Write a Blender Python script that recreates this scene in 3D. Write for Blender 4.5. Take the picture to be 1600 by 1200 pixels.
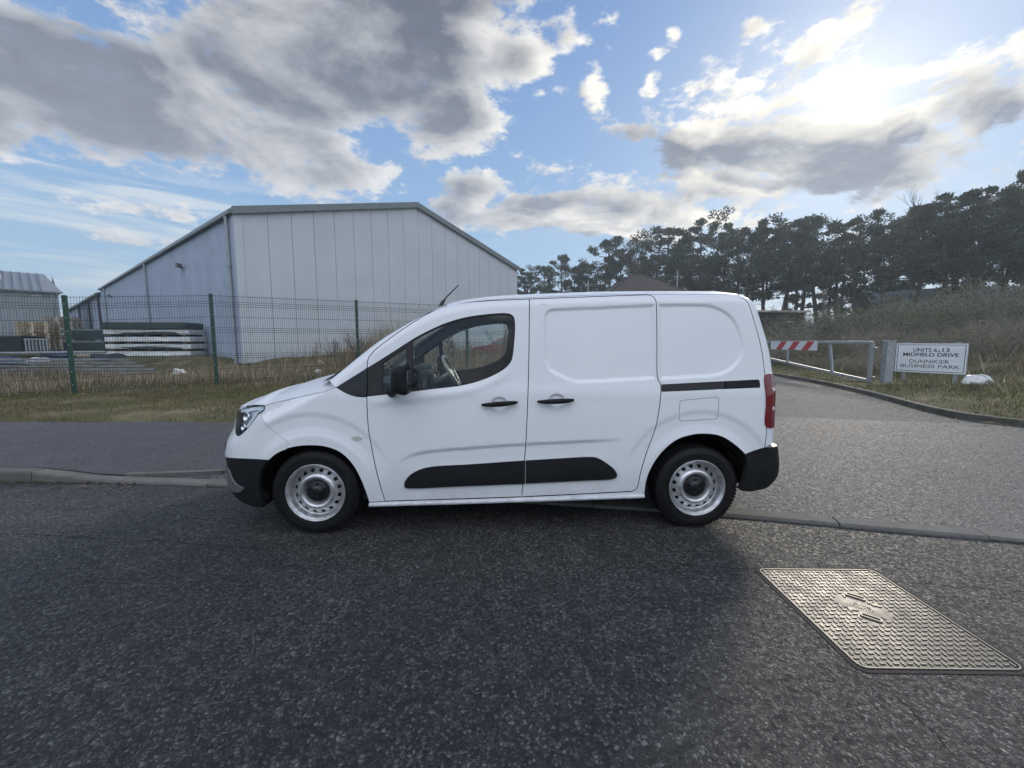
import bpy, bmesh, math, random
import numpy as np
from mathutils import Vector, Matrix, geometry
R = math.radians
scene = bpy.context.scene
for o in list(bpy.data.objects): bpy.data.objects.remove(o)
C = scene.collection

# ------------------------------------------------------------------ camera
cam_d = bpy.data.cameras.new("camera"); cam = bpy.data.objects.new("camera", cam_d); C.objects.link(cam)
cam_d.sensor_width = 36.0; cam_d.lens = 36.0 * 650.0 / 1600.0
cam_d.clip_start = 0.05; cam_d.clip_end = 6000
cam.location = (0, 0, 1.40)
cam.rotation_euler = (R(90) - math.atan(68 / 650.0), 0, 0)
scene.camera = cam

# ------------------------------------------------------------------ light
SUN_AZ, SUN_EL = R(37.9), R(23.4)          # azimuth clockwise from +Y, elevation
SUN = Vector((math.sin(SUN_AZ) * math.cos(SUN_EL), math.cos(SUN_AZ) * math.cos(SUN_EL), math.sin(SUN_EL)))
sd = bpy.data.lights.new("sun", 'SUN'); sd.energy = 1.8; sd.angle = R(11.0); sd.color = (1.0, .91, .78)
so = bpy.data.objects.new("sun", sd); C.objects.link(so)
so.rotation_euler = (-SUN).to_track_quat('-Z', 'Y').to_euler()
so.location = (20, 26, 30)
scene.view_settings.view_transform = 'Standard'; scene.view_settings.look = 'None'
scene.view_settings.gamma = 1; scene.view_settings.use_curve_mapping = False
scene.view_settings.exposure = 0.26
scene.cycles.max_bounces = 8; scene.cycles.transparent_max_bounces = 24
scene.cycles.use_denoising = True; scene.cycles.use_adaptive_sampling = True; scene.cycles.adaptive_threshold = .03; scene.cycles.adaptive_min_samples = 20

# ---- node helper
class NT:
    def __init__(s, tree): s.t = tree; s.n = tree.nodes; s.l = tree.links
    def new(s, typ, **kw):
        n = s.n.new(typ)
        for k, v in kw.items(): setattr(n, k, v)
        return n
    def put(s, sock, v):
        if hasattr(v, 'is_output') or isinstance(v, bpy.types.NodeSocket): s.l.new(v, sock)
        elif v is not None:
            try: sock.default_value = v
            except Exception: sock.default_value = (v, v, v) if not isinstance(v, (tuple, list)) else tuple(v) + (1,) * (len(sock.default_value) - len(v))
    def m(s, op, a, b=None, c=None, clamp=False):
        n = s.new('ShaderNodeMath', operation=op); n.use_clamp = clamp
        for i, v in enumerate((a, b, c)):
            if v is not None: s.put(n.inputs[i], v)
        return n.outputs[0]
    def vm(s, op, a, b=None, scale=None):
        n = s.new('ShaderNodeVectorMath', operation=op); s.put(n.inputs[0], a)
        if b is not None: s.put(n.inputs[1], b)
        if scale is not None: s.put(n.inputs['Scale'], scale)
        return n.outputs['Value'] if op in ('LENGTH', 'DOT_PRODUCT', 'DISTANCE') else n.outputs[0]
    def noise(s, vec, scale, detail=4, rough=.5, lac=2.0, dist=0.0, color=False):
        n = s.new('ShaderNodeTexNoise'); s.put(n.inputs['Vector'], vec)
        s.put(n.inputs['Scale'], scale); n.inputs['Detail'].default_value = detail
        n.inputs['Roughness'].default_value = rough; n.inputs['Lacunarity'].default_value = lac; n.inputs['Distortion'].default_value = dist
        return n.outputs['Color' if color else 'Fac']
    def voro(s, vec, scale, feature='F1', out='Distance', rnd=1.0):
        n = s.new('ShaderNodeTexVoronoi', feature=feature); s.put(n.inputs['Vector'], vec); s.put(n.inputs['Scale'], scale)
        n.inputs['Randomness'].default_value = rnd
        return n.outputs[out]
    def mr(s, v, a, b, c=0.0, d=1.0, smooth=False, clamp=True):
        n = s.new('ShaderNodeMapRange'); n.clamp = clamp
        if smooth: n.interpolation_type = 'SMOOTHSTEP'
        for i, x in enumerate((v, a, b, c, d)): s.put(n.inputs[i], x)
        return n.outputs[0]
    def mix(s, f, a, b, blend='MIX'):
        n = s.new('ShaderNodeMix', data_type='RGBA', blend_type=blend)
        s.put(n.inputs[0], f)
        for k, v in ((6, a), (7, b)):
            if isinstance(v, (tuple, list)) and len(v) == 3: v = tuple(v) + (1,)
            s.put(n.inputs[k], v)
        return n.outputs[2]
    def ramp(s, f, stops):
        n = s.new('ShaderNodeValToRGB'); e = n.color_ramp.elements
        while len(e) < len(stops): e.new(.5)
        for i, (p, c) in enumerate(stops):
            e[i].position = p; e[i].color = tuple(c) + (1,) if len(c) == 3 else c
        s.put(n.inputs[0], f); return n.outputs[0]
    def comb(s, x, y, z):
        n = s.new('ShaderNodeCombineXYZ')
        for i, v in enumerate((x, y, z)): s.put(n.inputs[i], v)
        return n.outputs[0]
    def sep(s, v):
        n = s.new('ShaderNodeSeparateXYZ'); s.put(n.inputs[0], v); return n.outputs

# ------------------------------------------------------------------ sky
world = bpy.data.worlds.new("World"); scene.world = world; world.use_nodes = True
def build_sky():
    # cloud density as a function of (azimuth, elevation) in degrees
    g = bpy.data.node_groups.new("cloud_density", 'ShaderNodeTree')
    g.interface.new_socket("V", in_out='INPUT', socket_type='NodeSocketVector')
    g.interface.new_socket("D", in_out='OUTPUT', socket_type='NodeSocketFloat')
    g.interface.new_socket("Fine", in_out='OUTPUT', socket_type='NodeSocketFloat')
    k = NT(g); gi = k.new('NodeGroupInput'); go = k.new('NodeGroupOutput'); V = gi.outputs[0]
    # flattened noise space: clouds lie in a layer, so they shrink and flatten to the horizon
    az, el, _ = k.sep(V)
    elr = k.m('MULTIPLY', el, math.pi / 180); azr = k.m('MULTIPLY', az, math.pi / 180)
    rad = k.m('DIVIDE', 1.0, k.m('ADD', k.m('TANGENT', k.m('MAXIMUM', elr, .01)), .35))
    Q = k.comb(k.m('MULTIPLY', k.m('SINE', azr), rad), k.m('MULTIPLY', k.m('COSINE', azr), rad), k.m('MULTIPLY', elr, 1.6))
    w = k.noise(Q, 2.2, 5, .62, color=True)
    w = k.vm('SUBTRACT', w, (.5, .5, .5))
    VW = k.vm('ADD', V, k.vm('MULTIPLY', w, WARP))
    # az, el, rotation, semi-axis az, semi-axis el, strength
    blobs = [(-19.0, 30.2, 10, 22.3, 6.66, 1.9), (-39.5, 22.2, 4, 15.57, 5.39, 1.7), (-25.8, 20.6, -8, 10.88, 4.14, 1.5), (-11.9, 37.5, 6, 17.82, 4.49, 1.8), (-49.2, 19.0, 27, 6.25, 4.16, 1.4), (-19.5, 18.5, 0, 4.62, 2.26, 0.7200000000000001), (-6.6, 26.7, 21, 7.2, 3.81, 1.2), (1.6, 32.1, 26, 4.49, 3.48, 1.1), (-53.8, 19.2, 34, 6.59, 3.18, 1.3), (-43.8, 13.2, 1, 6.69, 1.04, 0.36), (-40.4, 10.1, 4, 3.7, 0.88, 0.42), (-36.6, 13.1, 11, 3.48, 1.12, 0.3), (-45.7, 24.6, 32, 2.59, 1.61, 0.6), (-4.6, 18.9, 2, 5.54, 2.6, 1.2), (4.2, 17.1, 2, 9.26, 1.94, 1.2), (13.3, 16.7, -8, 8.9, 2.17, 1.2), (1.7, 15.2, -2, 11.07, 1.84, 1.2), (19.6, 15.0, -10, 6.13, 1.42, 1.1), (-6.8, 16.1, -4, 4.16, 2.65, 1.1), (11.0, 13.9, -3, 8.24, 1.07, 1.0), (32.1, 20.3, -10, 11.81, 3.05, 2.3), (21.9, 21.5, -4, 4.99, 2.72, 1.5), (26.6, 17.3, -9, 8.2, 2.22, 1.2), (41.5, 20.3, 1, 1.96, 1.47, 1.6), (37.4, 17.2, 1, 6.62, 2.73, 1.7), (28.8, 24.4, 7, 11.82, 2.06, 0.7200000000000001), (32.3, 26.6, 30, 5.38, 1.66, 0.6000000000000001), (29.0, 31.2, -3, 3.22, 1.33, 0.5599999999999999), (37.2, 29.4, 16, 2.4, 1.31, 0.52), (34.3, 28.9, 31, 3.25, 0.96, 0.3), (43.0, 23.4, -14, 5.35, 1.21, 0.95), (47.8, 18.6, -21, 3.02, 2.07, 1.2), (42.3, 16.6, 16, 3.67, 2.01, 0.7200000000000001), (44.1, 21.0, -24, 3.45, 1.53, 0.6400000000000001), (48.5, 23.8, -45, 0.8, 0.65, 0.42), (40.1, 14.0, 7, 4.71, 1.12, 0.42), (15.6, 23.9, -18, 4.16, 1.05, 0.48), (17.4, 28.9, 77, 2.29, 1.34, 0.5599999999999999), (18.0, 31.2, -12, 1.22, 0.61, 0.36), (20.1, 32.6, -32, 0.95, 0.73, 0.36), (11.2, 28.6, -63, 2.43, 1.68, 0.6400000000000001), (7.1, 34.0, -14, 3.33, 1.78, 0.6000000000000001), (11.6, 35.0, 2, 2.64, 0.85, 0.42), (4.3, 28.9, 1, 2.66, 0.93, 0.51), (25.0, 33.2, 13, 1.82, 0.66, 0.36), (12.5, 32.4, 1, 1.11, 0.65, 0.3), (37.7, 20.0, -17, 17.92, 6.38, 0.62), (17.3, 16.2, -5, 20.2, 3.94, 0.6), (32.8, 27.9, 18, 9.7, 3.59, 0.42), (46.1, 20.8, -29, 6.58, 3.4, 0.5)]
    acc = None
    for (a, e, r, sa, se, st) in blobs:
        mp = k.new('ShaderNodeMapping', vector_type='TEXTURE')
        k.put(mp.inputs[0], VW); mp.inputs[1].default_value = (a, e, 0); mp.inputs[2].default_value = (0, 0, R(r)); mp.inputs[3].default_value = (sa * 1.12, se * 1.12, 1)
        d = k.m('MULTIPLY_ADD', k.vm('LENGTH', mp.outputs[0]), -st, st)
        acc = d if acc is None else k.m('SMOOTH_MAX', acc, d, .12)
    # the rest of the sky: broken cumulus from noise alone (out of the photograph's view)
    out_ = k.mr(k.m('ABSOLUTE', az), 58, 75, 0, 1, True)
    high = k.mr(el, 42, 52, 0, 1, True)
    other = k.m('MAXIMUM', out_, high)
    gen = k.mr(k.noise(Q, 1.1, 3, .5), .40, .62, -.5, .9, clamp=True)
    acc = k.m('MINIMUM', k.m('MAXIMUM', acc, -1.2), .85)
    base = k.m('ADD', k.m('MULTIPLY', acc, k.m('SUBTRACT', 1.0, other)), k.m('MULTIPLY', gen, other))
    f1 = k.noise(Q, 6.5, 9, .63)
    f2 = k.noise(Q, 22.0, 6, .66)
    D = k.m('ADD', base, k.m('MULTIPLY', k.m('SUBTRACT', f1, .5), 2.5))
    D = k.m('ADD', D, k.m('MULTIPLY', k.m('SUBTRACT', f2, .5), 1.1))
    D = k.m('SUBTRACT', D, .10)
    S_ = k.m('ADD', base, k.m('MULTIPLY', k.m('SUBTRACT', k.noise(Q, 3.4, 4, .52, dist=.6),   .5), 3.0)); S_ = k.m('ADD', S_, k.m('MULTIPLY', k.m('SUBTRACT', f1, .5), .55))
    g.links.new(D, go.inputs[0]); g.links.new(S_, go.inputs[1])

    k = NT(world.node_tree); k.n.clear()
    out = k.new('ShaderNodeOutputWorld'); bg = k.new('ShaderNodeBackground'); k.l.new(bg.outputs[0], out.inputs[0])
    tc = k.new('ShaderNodeTexCoord'); d = k.vm('NORMALIZE', tc.outputs['Generated'])
    x, y, z = k.sep(d)
    az = k.m('MULTIPLY', k.m('ARCTAN2', x, y), 180 / math.pi)
    el = k.m('MULTIPLY', k.m('ARCSINE', z), 180 / math.pi)
    V = k.comb(az, el, 0)
    n1 = k.new('ShaderNodeGroup', node_tree=g); k.l.new(V, n1.inputs[0])
    # offset towards the sun for the lit side of each cloud
    tosun = k.vm('SUBTRACT', k.comb(math.degrees(SUN_AZ), math.degrees(SUN_EL) + 8, 0), V)
    off = k.vm('MULTIPLY', k.vm('NORMALIZE', tosun), (2.2, 1.6, 0))
    n2 = k.new('ShaderNodeGroup', node_tree=g); k.l.new(k.vm('ADD', V, off), n2.inputs[0])
    D, D2 = n1.outputs[0], n2.outputs[0]
    sky = k.new('ShaderNodeTexSky', sky_type='NISHITA'); sky.sun_disc = False
    sky.sun_elevation = SUN_EL; sky.sun_rotation = SUN_AZ; sky.air_density = 1.0; sky.dust_density = .6; sky.ozone_density = 2.0
    SK = k.vm('SCALE', sky.outputs[0], scale=SKY_K)
    sdot = k.vm('DOT_PRODUCT', d, tuple(SUN))
    ang = k.m('MULTIPLY', k.m('ARCCOSINE', k.m('MINIMUM', sdot, .99999)), 180 / math.pi)
    glow = k.m('POWER', 2.718, k.m('MULTIPLY', ang, -1 / 9.0))
    glow2 = k.m('POWER', 2.718, k.m('MULTIPLY', k.m('POWER', ang, 1.5), -1 / 2.4))
    # clear sky with the deep blue the phone saw, paler low down and towards the sun
    grad = k.ramp(k.mr(el, 0, 45), [(0.0, (.56, .67, .76)), (.16, (.36, .53, .70)), (.38, (.26, .42, .66)), (.75, (.165, .295, .56)), (1.0, (.12, .225, .46))])
    blue = k.mix(.10, grad, SK)
    blue = k.mix(k.m('MULTIPLY', glow, .70), blue, (.95, .98, 1.0))
    # high thin cirrus veil low in the west
    cq = k.comb(k.m('MULTIPLY', az, .02), k.m('MULTIPLY', el, .26), 0)
    cir = k.mr(k.noise(cq, 2.2, 4, .55, dist=.5), .46, .64, 0, .75, True)
    cir = k.m('MULTIPLY', k.m('MULTIPLY', cir, k.mr(el, 14, 18, 1, 0, True)), k.mr(az, -8, -30, .12, 1, True))
    blue = k.mix(cir, blue, (.62, .68, .72))
    cov = k.mr(D, -.06, .42, 0, 1, True)
    S1, S2 = n1.outputs[1], n2.outputs[1]; thick = k.mr(k.m('ADD', k.m('MULTIPLY', S1, .8), k.m('MULTIPLY', D, .2)), .02, 1.12, 0, 1, True)
    lit = k.m('ADD', k.m('ADD', k.m('MULTIPLY', k.m('SUBTRACT', D, D2), .28), k.m('MULTIPLY', k.m('SUBTRACT', S1, S2), .55)), k.m('SUBTRACT', .90, k.m('MULTIPLY', thick, 1.02)), clamp=True)
    near = k.mr(ang, 8, 48, 1, 0, False)
    bright = k.mix(near, (.68, .69, .71), (1.02, .97, .86))
    dark = k.mix(k.mr(el, 10, 34), (.30, .33, .39), (.135, .155, .20))
    dark = k.vm('SCALE', dark, scale=k.mr(D, .5, 2.4, 1.12, .70))
    ccol = k.mix(lit, dark, bright)
    ccol = k.mix(k.m('MULTIPLY', glow2, k.m('MULTIPLY_ADD', thick, -.75, .85)), ccol, (1.7, 1.62, 1.45))
    # unseen clouds behind the camera, brightened to light the van's near side
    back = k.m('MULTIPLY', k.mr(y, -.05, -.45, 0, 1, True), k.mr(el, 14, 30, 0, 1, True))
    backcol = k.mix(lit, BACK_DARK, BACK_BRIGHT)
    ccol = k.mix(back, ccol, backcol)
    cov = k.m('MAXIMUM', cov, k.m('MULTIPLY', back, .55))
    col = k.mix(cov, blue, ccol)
    core = k.m('MULTIPLY', k.m('POWER', 2.718, k.m('MULTIPLY', k.m('POWER', ang, 2.0), -1 / 1.0)), k.m('MULTIPLY_ADD', thick, -.85, 1.0))
    halo = k.m('MULTIPLY', k.m('POWER', 2.718, k.m('MULTIPLY', ang, -1 / 7.0)), k.m('MULTIPLY_ADD', thick, -.13, .15))
    col = k.mix(1.0, col, k.mix(core, (0, 0, 0), (2.6, 2.5, 2.3)), 'ADD')
    col = k.mix(1.0, col, k.mix(halo, (0, 0, 0), (1.0, .97, .9)), 'ADD')
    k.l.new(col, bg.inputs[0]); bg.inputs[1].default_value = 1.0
SKY_K = .08; WARP = (5.5, 4.5, 0)
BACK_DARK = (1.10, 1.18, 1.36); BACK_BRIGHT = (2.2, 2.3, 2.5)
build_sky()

# ------------------------------------------------------------------ general helpers
rng = np.random.default_rng(7)
random.seed(11)
def tag(o, label=None, cat=None, group=None, kind=None):
    if label: o['label'] = label
    if cat: o['category'] = cat
    if group: o['group'] = group
    if kind: o['kind'] = kind
    return o
def empty(name, loc=(0, 0, 0), rz=0):
    o = bpy.data.objects.new(name, None); C.objects.link(o); o.location = loc; o.rotation_euler = (0, 0, rz); o.empty_display_size = .2
    return o
def link(name, me, mats=None, parent=None, loc=None):
    o = bpy.data.objects.new(name, me); C.objects.link(o)
    for m in (mats if isinstance(mats, (list, tuple)) else [mats]):
        if m: me.materials.append(m)
    if parent: o.parent = parent
    if loc is not None: o.location = loc
    return o
def copy_tree(o, parent=None):
    c = o.copy(); C.objects.link(c); c.parent = parent
    for ch in o.children: copy_tree(ch, c)
    return c
class MB:
    """collects simple solids and links them as one mesh"""
    def __init__(s): s.v = []; s.f = []; s.mi = []; s.sm = []
    def add(s, vs, fs, mi=0, smooth=False):
        b = len(s.v); s.v += [tuple(v) for v in vs]; s.f += [tuple(b + i for i in f) for f in fs]
        s.mi += [mi] * len(fs); s.sm += [smooth] * len(fs); return s
    def box(s, lo, hi, mi=0, M=None):
        x0, y0, z0 = lo; x1, y1, z1 = hi
        vs = [(x0, y0, z0), (x1, y0, z0), (x1, y1, z0), (x0, y1, z0), (x0, y0, z1), (x1, y0, z1), (x1, y1, z1), (x0, y1, z1)]
        if M is not None: vs = [M @ Vector(v) for v in vs]
        return s.add(vs, [(0, 3, 2, 1), (4, 5, 6, 7), (0, 1, 5, 4), (1, 2, 6, 5), (2, 3, 7, 6), (3, 0, 4, 7)], mi)
    def bbox(s, lo, hi, b=.01, mi=0, M=None):
        """box with chamfered edges"""
        bm = bmesh.new(); bmesh.ops.create_cube(bm, size=1)
        for v in bm.verts: v.co = Vector([lo[i] + (v.co[i] + .5) * (hi[i] - lo[i]) for i in range(3)])
        bmesh.ops.bevel(bm, geom=bm.edges[:], offset=b, segments=2, affect='EDGES', profile=.6)
        vs = [v.co.copy() for v in bm.verts]; fs = [[v.index for v in f.verts] for f in bm.faces]
        bm.free()
        if M is not None: vs = [M @ v for v in vs]
        return s.add(vs, fs, mi)
    def tube(s, pts, r, seg=8, mi=0, cap=True, smooth=True):
        pts = [Vector(p) for p in pts]; n = len(pts); rs = r if isinstance(r, (list, tuple)) else [r] * n
        vs = []; ref = None
        for i, p in enumerate(pts):
            t = (pts[min(i + 1, n - 1)] - pts[max(i - 1, 0)]).normalized()
            if ref is None: ref = Vector((0, 0, 1)) if abs(t.z) < .9 else Vector((1, 0, 0))
            a = t.cross(ref).normalized(); b = a.cross(t).normalized(); ref = b
            for k in range(seg):
                q = 2 * math.pi * k / seg; vs.append(p + (a * math.cos(q) + b * math.sin(q)) * rs[i])
        fs = [(i * seg + k, i * seg + (k + 1) % seg, (i + 1) * seg + (k + 1) % seg, (i + 1) * seg + k) for i in range(n - 1) for k in range(seg)]
        s.add(vs, fs, mi, smooth)
        if cap: s.add([vs[k] for k in range(seg)], [tuple(range(seg))[::-1]], mi); s.add([vs[(n - 1) * seg + k] for k in range(seg)], [tuple(range(seg))], mi)
        return s
    def lathe(s, prof, seg=48, axis='y', mi=0, smooth=True, M=None, skip=None):
        """prof: (radius, height) pairs turned round the axis"""
        vs = []
        for (r, h) in prof:
            for k in range(seg):
                a = 2 * math.pi * k / seg; c_, s_ = r * math.cos(a), r * math.sin(a)
                vs.append((c_, h, s_) if axis == 'y' else (c_, s_, h))
        if M is not None: vs = [M @ Vector(v) for v in vs]
        fs = []
        for i in range(len(prof) - 1):
            for k in range(seg):
                if skip and skip(i, k): continue
                fs.append((i * seg + k, i * seg + (k + 1) % seg, (i + 1) * seg + (k + 1) % seg, (i + 1) * seg + k))
        return s.add(vs, fs, mi, smooth)
    def prism(s, poly, h0, h1, mi=0, M=None):
        """polygon (x, y) extruded in z"""
        n = len(poly); vs = [(p[0], p[1], h0) for p in poly] + [(p[0], p[1], h1) for p in poly]
        if M is not None: vs = [M @ Vector(v) for v in vs]
        return s.add(vs, [tuple(range(n))[::-1], tuple(range(n, 2 * n))] + [(i, (i + 1) % n, n + (i + 1) % n, n + i) for i in range(n)], mi)
    def mesh(s, name):
        me = bpy.data.meshes.new(name); me.from_pydata([tuple(v) for v in s.v], [], s.f)
        me.polygons.foreach_set('material_index', s.mi); me.polygons.foreach_set('use_smooth', s.sm); me.update(); return me
    def build(s, name, mats=None, parent=None, loc=None): return link(name, s.mesh(name), mats, parent, loc)
def np_mesh(name, V, F, smooth=False):
    me = bpy.data.meshes.new(name); V = np.asarray(V, np.float32); F = np.asarray(F, np.int32); k = F.shape[1]
    me.vertices.add(len(V)); me.vertices.foreach_set('co', V.ravel()); me.loops.add(F.size); me.loops.foreach_set('vertex_index', F.ravel())
    me.polygons.add(len(F)); me.polygons.foreach_set('loop_start', np.arange(0, F.size, k, dtype=np.int32))
    if smooth: me.polygons.foreach_set('use_smooth', np.ones(len(F), bool))
    me.update(calc_edges=True); me.validate(); return me

# ------------------------------------------------------------------ materials
def material(name): 
    m = bpy.data.materials.new(name); m.use_nodes = True; k = NT(m.node_tree)
    b = m.node_tree.nodes['Principled BSDF']; return m, k, b
def simple(name, col, rough=.5, metal=0.0, var=.06, scale=6.0, coat=0.0, bump=0.0, bscale=60.0, spec=None):
    m, k, b = material(name); tc = k.new('ShaderNodeTexCoord')
    f = k.noise(tc.outputs['Object'], scale, 5, .6)
    v = k.mr(f, .3, .7, 1 - var * 1.6, 1 + var)
    k.put(b.inputs['Base Color'], k.vm('SCALE', (col[0], col[1], col[2]), scale=v))
    b.inputs['Roughness'].default_value = rough; b.inputs['Metallic'].default_value = metal
    b.inputs['Coat Weight'].default_value = coat; b.inputs['Coat Roughness'].default_value = .05
    if spec is not None: b.inputs['Specular IOR Level'].default_value = spec
    if bump:
        bn = k.new('ShaderNodeBump'); bn.inputs['Strength'].default_value = bump; bn.inputs['Distance'].default_value = .01
        k.put(bn.inputs['Height'], k.noise(tc.outputs['Object'], bscale, 3)); k.l.new(bn.outputs[0], b.inputs['Normal'])
    return m
def glass(name, tint=(.75, .85, .82), refl=1.0, rough=0.0):
    m = bpy.data.materials.new(name); m.use_nodes = True; k = NT(m.node_tree); k.n.clear()
    out = k.new('ShaderNodeOutputMaterial'); tr = k.new('ShaderNodeBsdfTransparent'); gl = k.new('ShaderNodeBsdfGlossy'); mx = k.new('ShaderNodeMixShader')
    tr.inputs[0].default_value = (*tint, 1); gl.inputs[0].default_value = (1, 1, 1, 1); gl.inputs['Roughness'].default_value = rough
    ge = k.new('ShaderNodeNewGeometry')
    c_ = k.m('ABSOLUTE', k.vm('DOT_PRODUCT', ge.outputs['Incoming'], ge.outputs['Normal']))
    fr = k.m('MULTIPLY_ADD', k.m('POWER', k.m('SUBTRACT', 1.0, c_), 5.0), .95, .04)
    k.l.new(k.m('MULTIPLY', fr, refl, clamp=True), mx.inputs[0]); k.l.new(tr.outputs[0], mx.inputs[1]); k.l.new(gl.outputs[0], mx.inputs[2]); k.l.new(mx.outputs[0], out.inputs[0])
    return m
# ================================================================== GROUND AND ROADS
def pd2(x, y, line, closed=False):
    P = np.asarray(line, float); n = len(P); x = np.asarray(x, float); y = np.asarray(y, float)
    d = np.full(x.shape, 1e9); ins = np.zeros(x.shape, bool)
    for i in range(n if closed else n - 1):
        a = P[i]; b = P[(i + 1) % n]; e = b - a; q = e @ e
        t = np.clip(((x - a[0]) * e[0] + (y - a[1]) * e[1]) / q, 0, 1)
        d = np.minimum(d, np.hypot(x - a[0] - t * e[0], y - a[1] - t * e[1]))
        if closed and a[1] != b[1]: ins ^= ((a[1] > y) != (b[1] > y)) & (x < (b[0] - a[0]) * (y - a[1]) / (b[1] - a[1]) + a[0])
    return np.where(ins, -d, d) if closed else d
def ss(a, b, x):
    t = np.clip((np.asarray(x, float) - a) / (b - a), 0, 1); return t * t * (3 - 2 * t)
def curve(pts, step=.3):
    out = []; P = [Vector(p) for p in pts]; n = len(P)
    for i in range(n - 1):
        p1, p2 = P[i], P[i + 1]; p0 = P[i - 1] if i else p1 * 2 - p2; p3 = P[i + 2] if i + 2 < n else p2 * 2 - p1
        m = max(1, int((p2 - p1).length / step + .5)); t0 = 0; t1 = (p1 - p0).length ** .5; t2 = t1 + (p2 - p1).length ** .5; t3 = t2 + (p3 - p2).length ** .5
        for j in range(m):
            t = t1 + (t2 - t1) * j / m
            A1 = (t1 - t) / (t1 - t0) * p0 + (t - t0) / (t1 - t0) * p1; A2 = (t2 - t) / (t2 - t1) * p1 + (t - t1) / (t2 - t1) * p2; A3 = (t3 - t) / (t3 - t2) * p2 + (t - t2) / (t3 - t2) * p3
            out.append(tuple((t2 - t) / (t2 - t1) * ((t2 - t) / (t2 - t0) * A1 + (t - t0) / (t2 - t0) * A2) + (t - t1) / (t2 - t1) * ((t3 - t) / (t3 - t1) * A2 + (t - t1) / (t3 - t1) * A3)))
    out.append(tuple(P[-1])); return out
KERB = curve([(-60, 5.8), (-20, 4.4), (-8, 4.06), (-5.1, 4.02), (-3.9, 3.98), (-2.7, 3.86), (-.5, 3.56), (1.77, 3.18), (2.8, 2.93), (3.6, 2.74), (6, 2.05), (10, .7), (16, -1.6), (30, -8)])
EDGE = curve([(-3.95, 4.12), (-3.0, 4.26), (-1.8, 4.7), (-.6, 5.6), (.4, 7), (1.2, 9.5), (2.5, 14), (4.6, 21), (6.6, 28), (9, 40)])
VK = curve([(15, 40), (12.2, 27), (10.5, 17.3), (10.12, 14.5), (9.65, 12.4), (9.02, 10.31), (8.25, 8.3), (8.02, 7.3), (8.35, 6.6), (9.2, 6.1), (11, 5.5), (16, 4.2), (30, 1.0)])
xs_k = [p[0] for p in KERB]; ys_k = [p[1] for p in KERB]
def kerb_y(x): return np.interp(x, xs_k, ys_k)
FOOT_BACK = 6.49
left_land = [(-200, 5.0)] + [p for p in KERB if p[0] < -3.95] + EDGE + [(9, 400), (-200, 400)]
right_land = VK + [(200, 1.0), (200, 400), (15, 400)]
def lump(x, y):
    return (np.sin(x * 1.7 + 1.3 * np.sin(y * .9)) * np.cos(y * 1.45 + np.sin(x * 1.1)) * .5 + np.sin(x * 4.1 + y * 2.3) * np.cos(y * 3.7 - x * 1.9) * .22 + np.sin(x * .63 + 2) * np.cos(y * .51) * .8)
def foot_h(x, y):
    full = .10; low = .025
    dk = np.asarray(y, float) - kerb_y(x)
    ramp = ss(-4.9, -3.9, x) * ss(2.2, .4, dk); de = pd2(x, y, EDGE)
    ramp = np.maximum(ramp, ss(1.0, .0, de) * ss(-4.6, -3.9, x))
    return full + (low - full) * ramp
def land(x, y):
    x = np.asarray(x, float); y = np.asarray(y, float)
    dl = -pd2(x, y, left_land, True); dr = -pd2(x, y, right_land, True)
    dv = y - FOOT_BACK
    hl = foot_h(x, y) - .035 + .05 * ss(-.05, .2, dv)
    hl = hl + ss(0, .5, dv) * (.035 + .02 * lump(x * 1.5, y * 1.5)) + .10 * ss(1.5, 5, dv) * ss(-12, -7, x) + (.48 * ss(5.0, 12, dv) * ss(-8.6, -6.2, x) + .50 * ss(16.6, 18.4, y) * (1 - ss(-8.6, -6.2, x))) * (1 - .85 * ss(-4.5, -1.5, x - .10 * (y - 14)))
    hl = hl + .06 * lump(x, y) * ss(2.5, 4.5, dv) * ss(40, 15, y)
    hr = .10 + .10 * ss(0.1, 1.6, dr) + .04 * lump(x * 1.2, y * 1.2) * ss(.2, 1.2, dr)
    bank = 1.15 * ss(2.2, 8.5, dr) * ss(5.5, 9, y) * ss(46, 30, y) * (.72 + .28 * ss(16, 20, x)) * (.9 + .14 * lump(x * .6, y * .6))
    hr = hr + bank * ss(10.8, 14.5, x - .18 * (y - 12)) + .10 * lump(x, y) * ss(2.5, 5, dr) * ss(60, 30, y)
    far = ss(60, 200, np.hypot(x, y))
    h = np.where(dl > 0, hl, np.where(dr > 0, hr, -.05))
    h = np.where((dl <= 0) & (dr <= 0) & (y > 5), -.05, h)
    edge = np.where(dl > 0, ss(0, .12, dl), np.where(dr > 0, ss(0, .1, dr), 0))
    h = h * edge + (-.05) * (1 - edge)
    return h * (1 - far) + .5 * far * (h > -.04) + -.05 * far * (h <= -.04)
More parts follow.
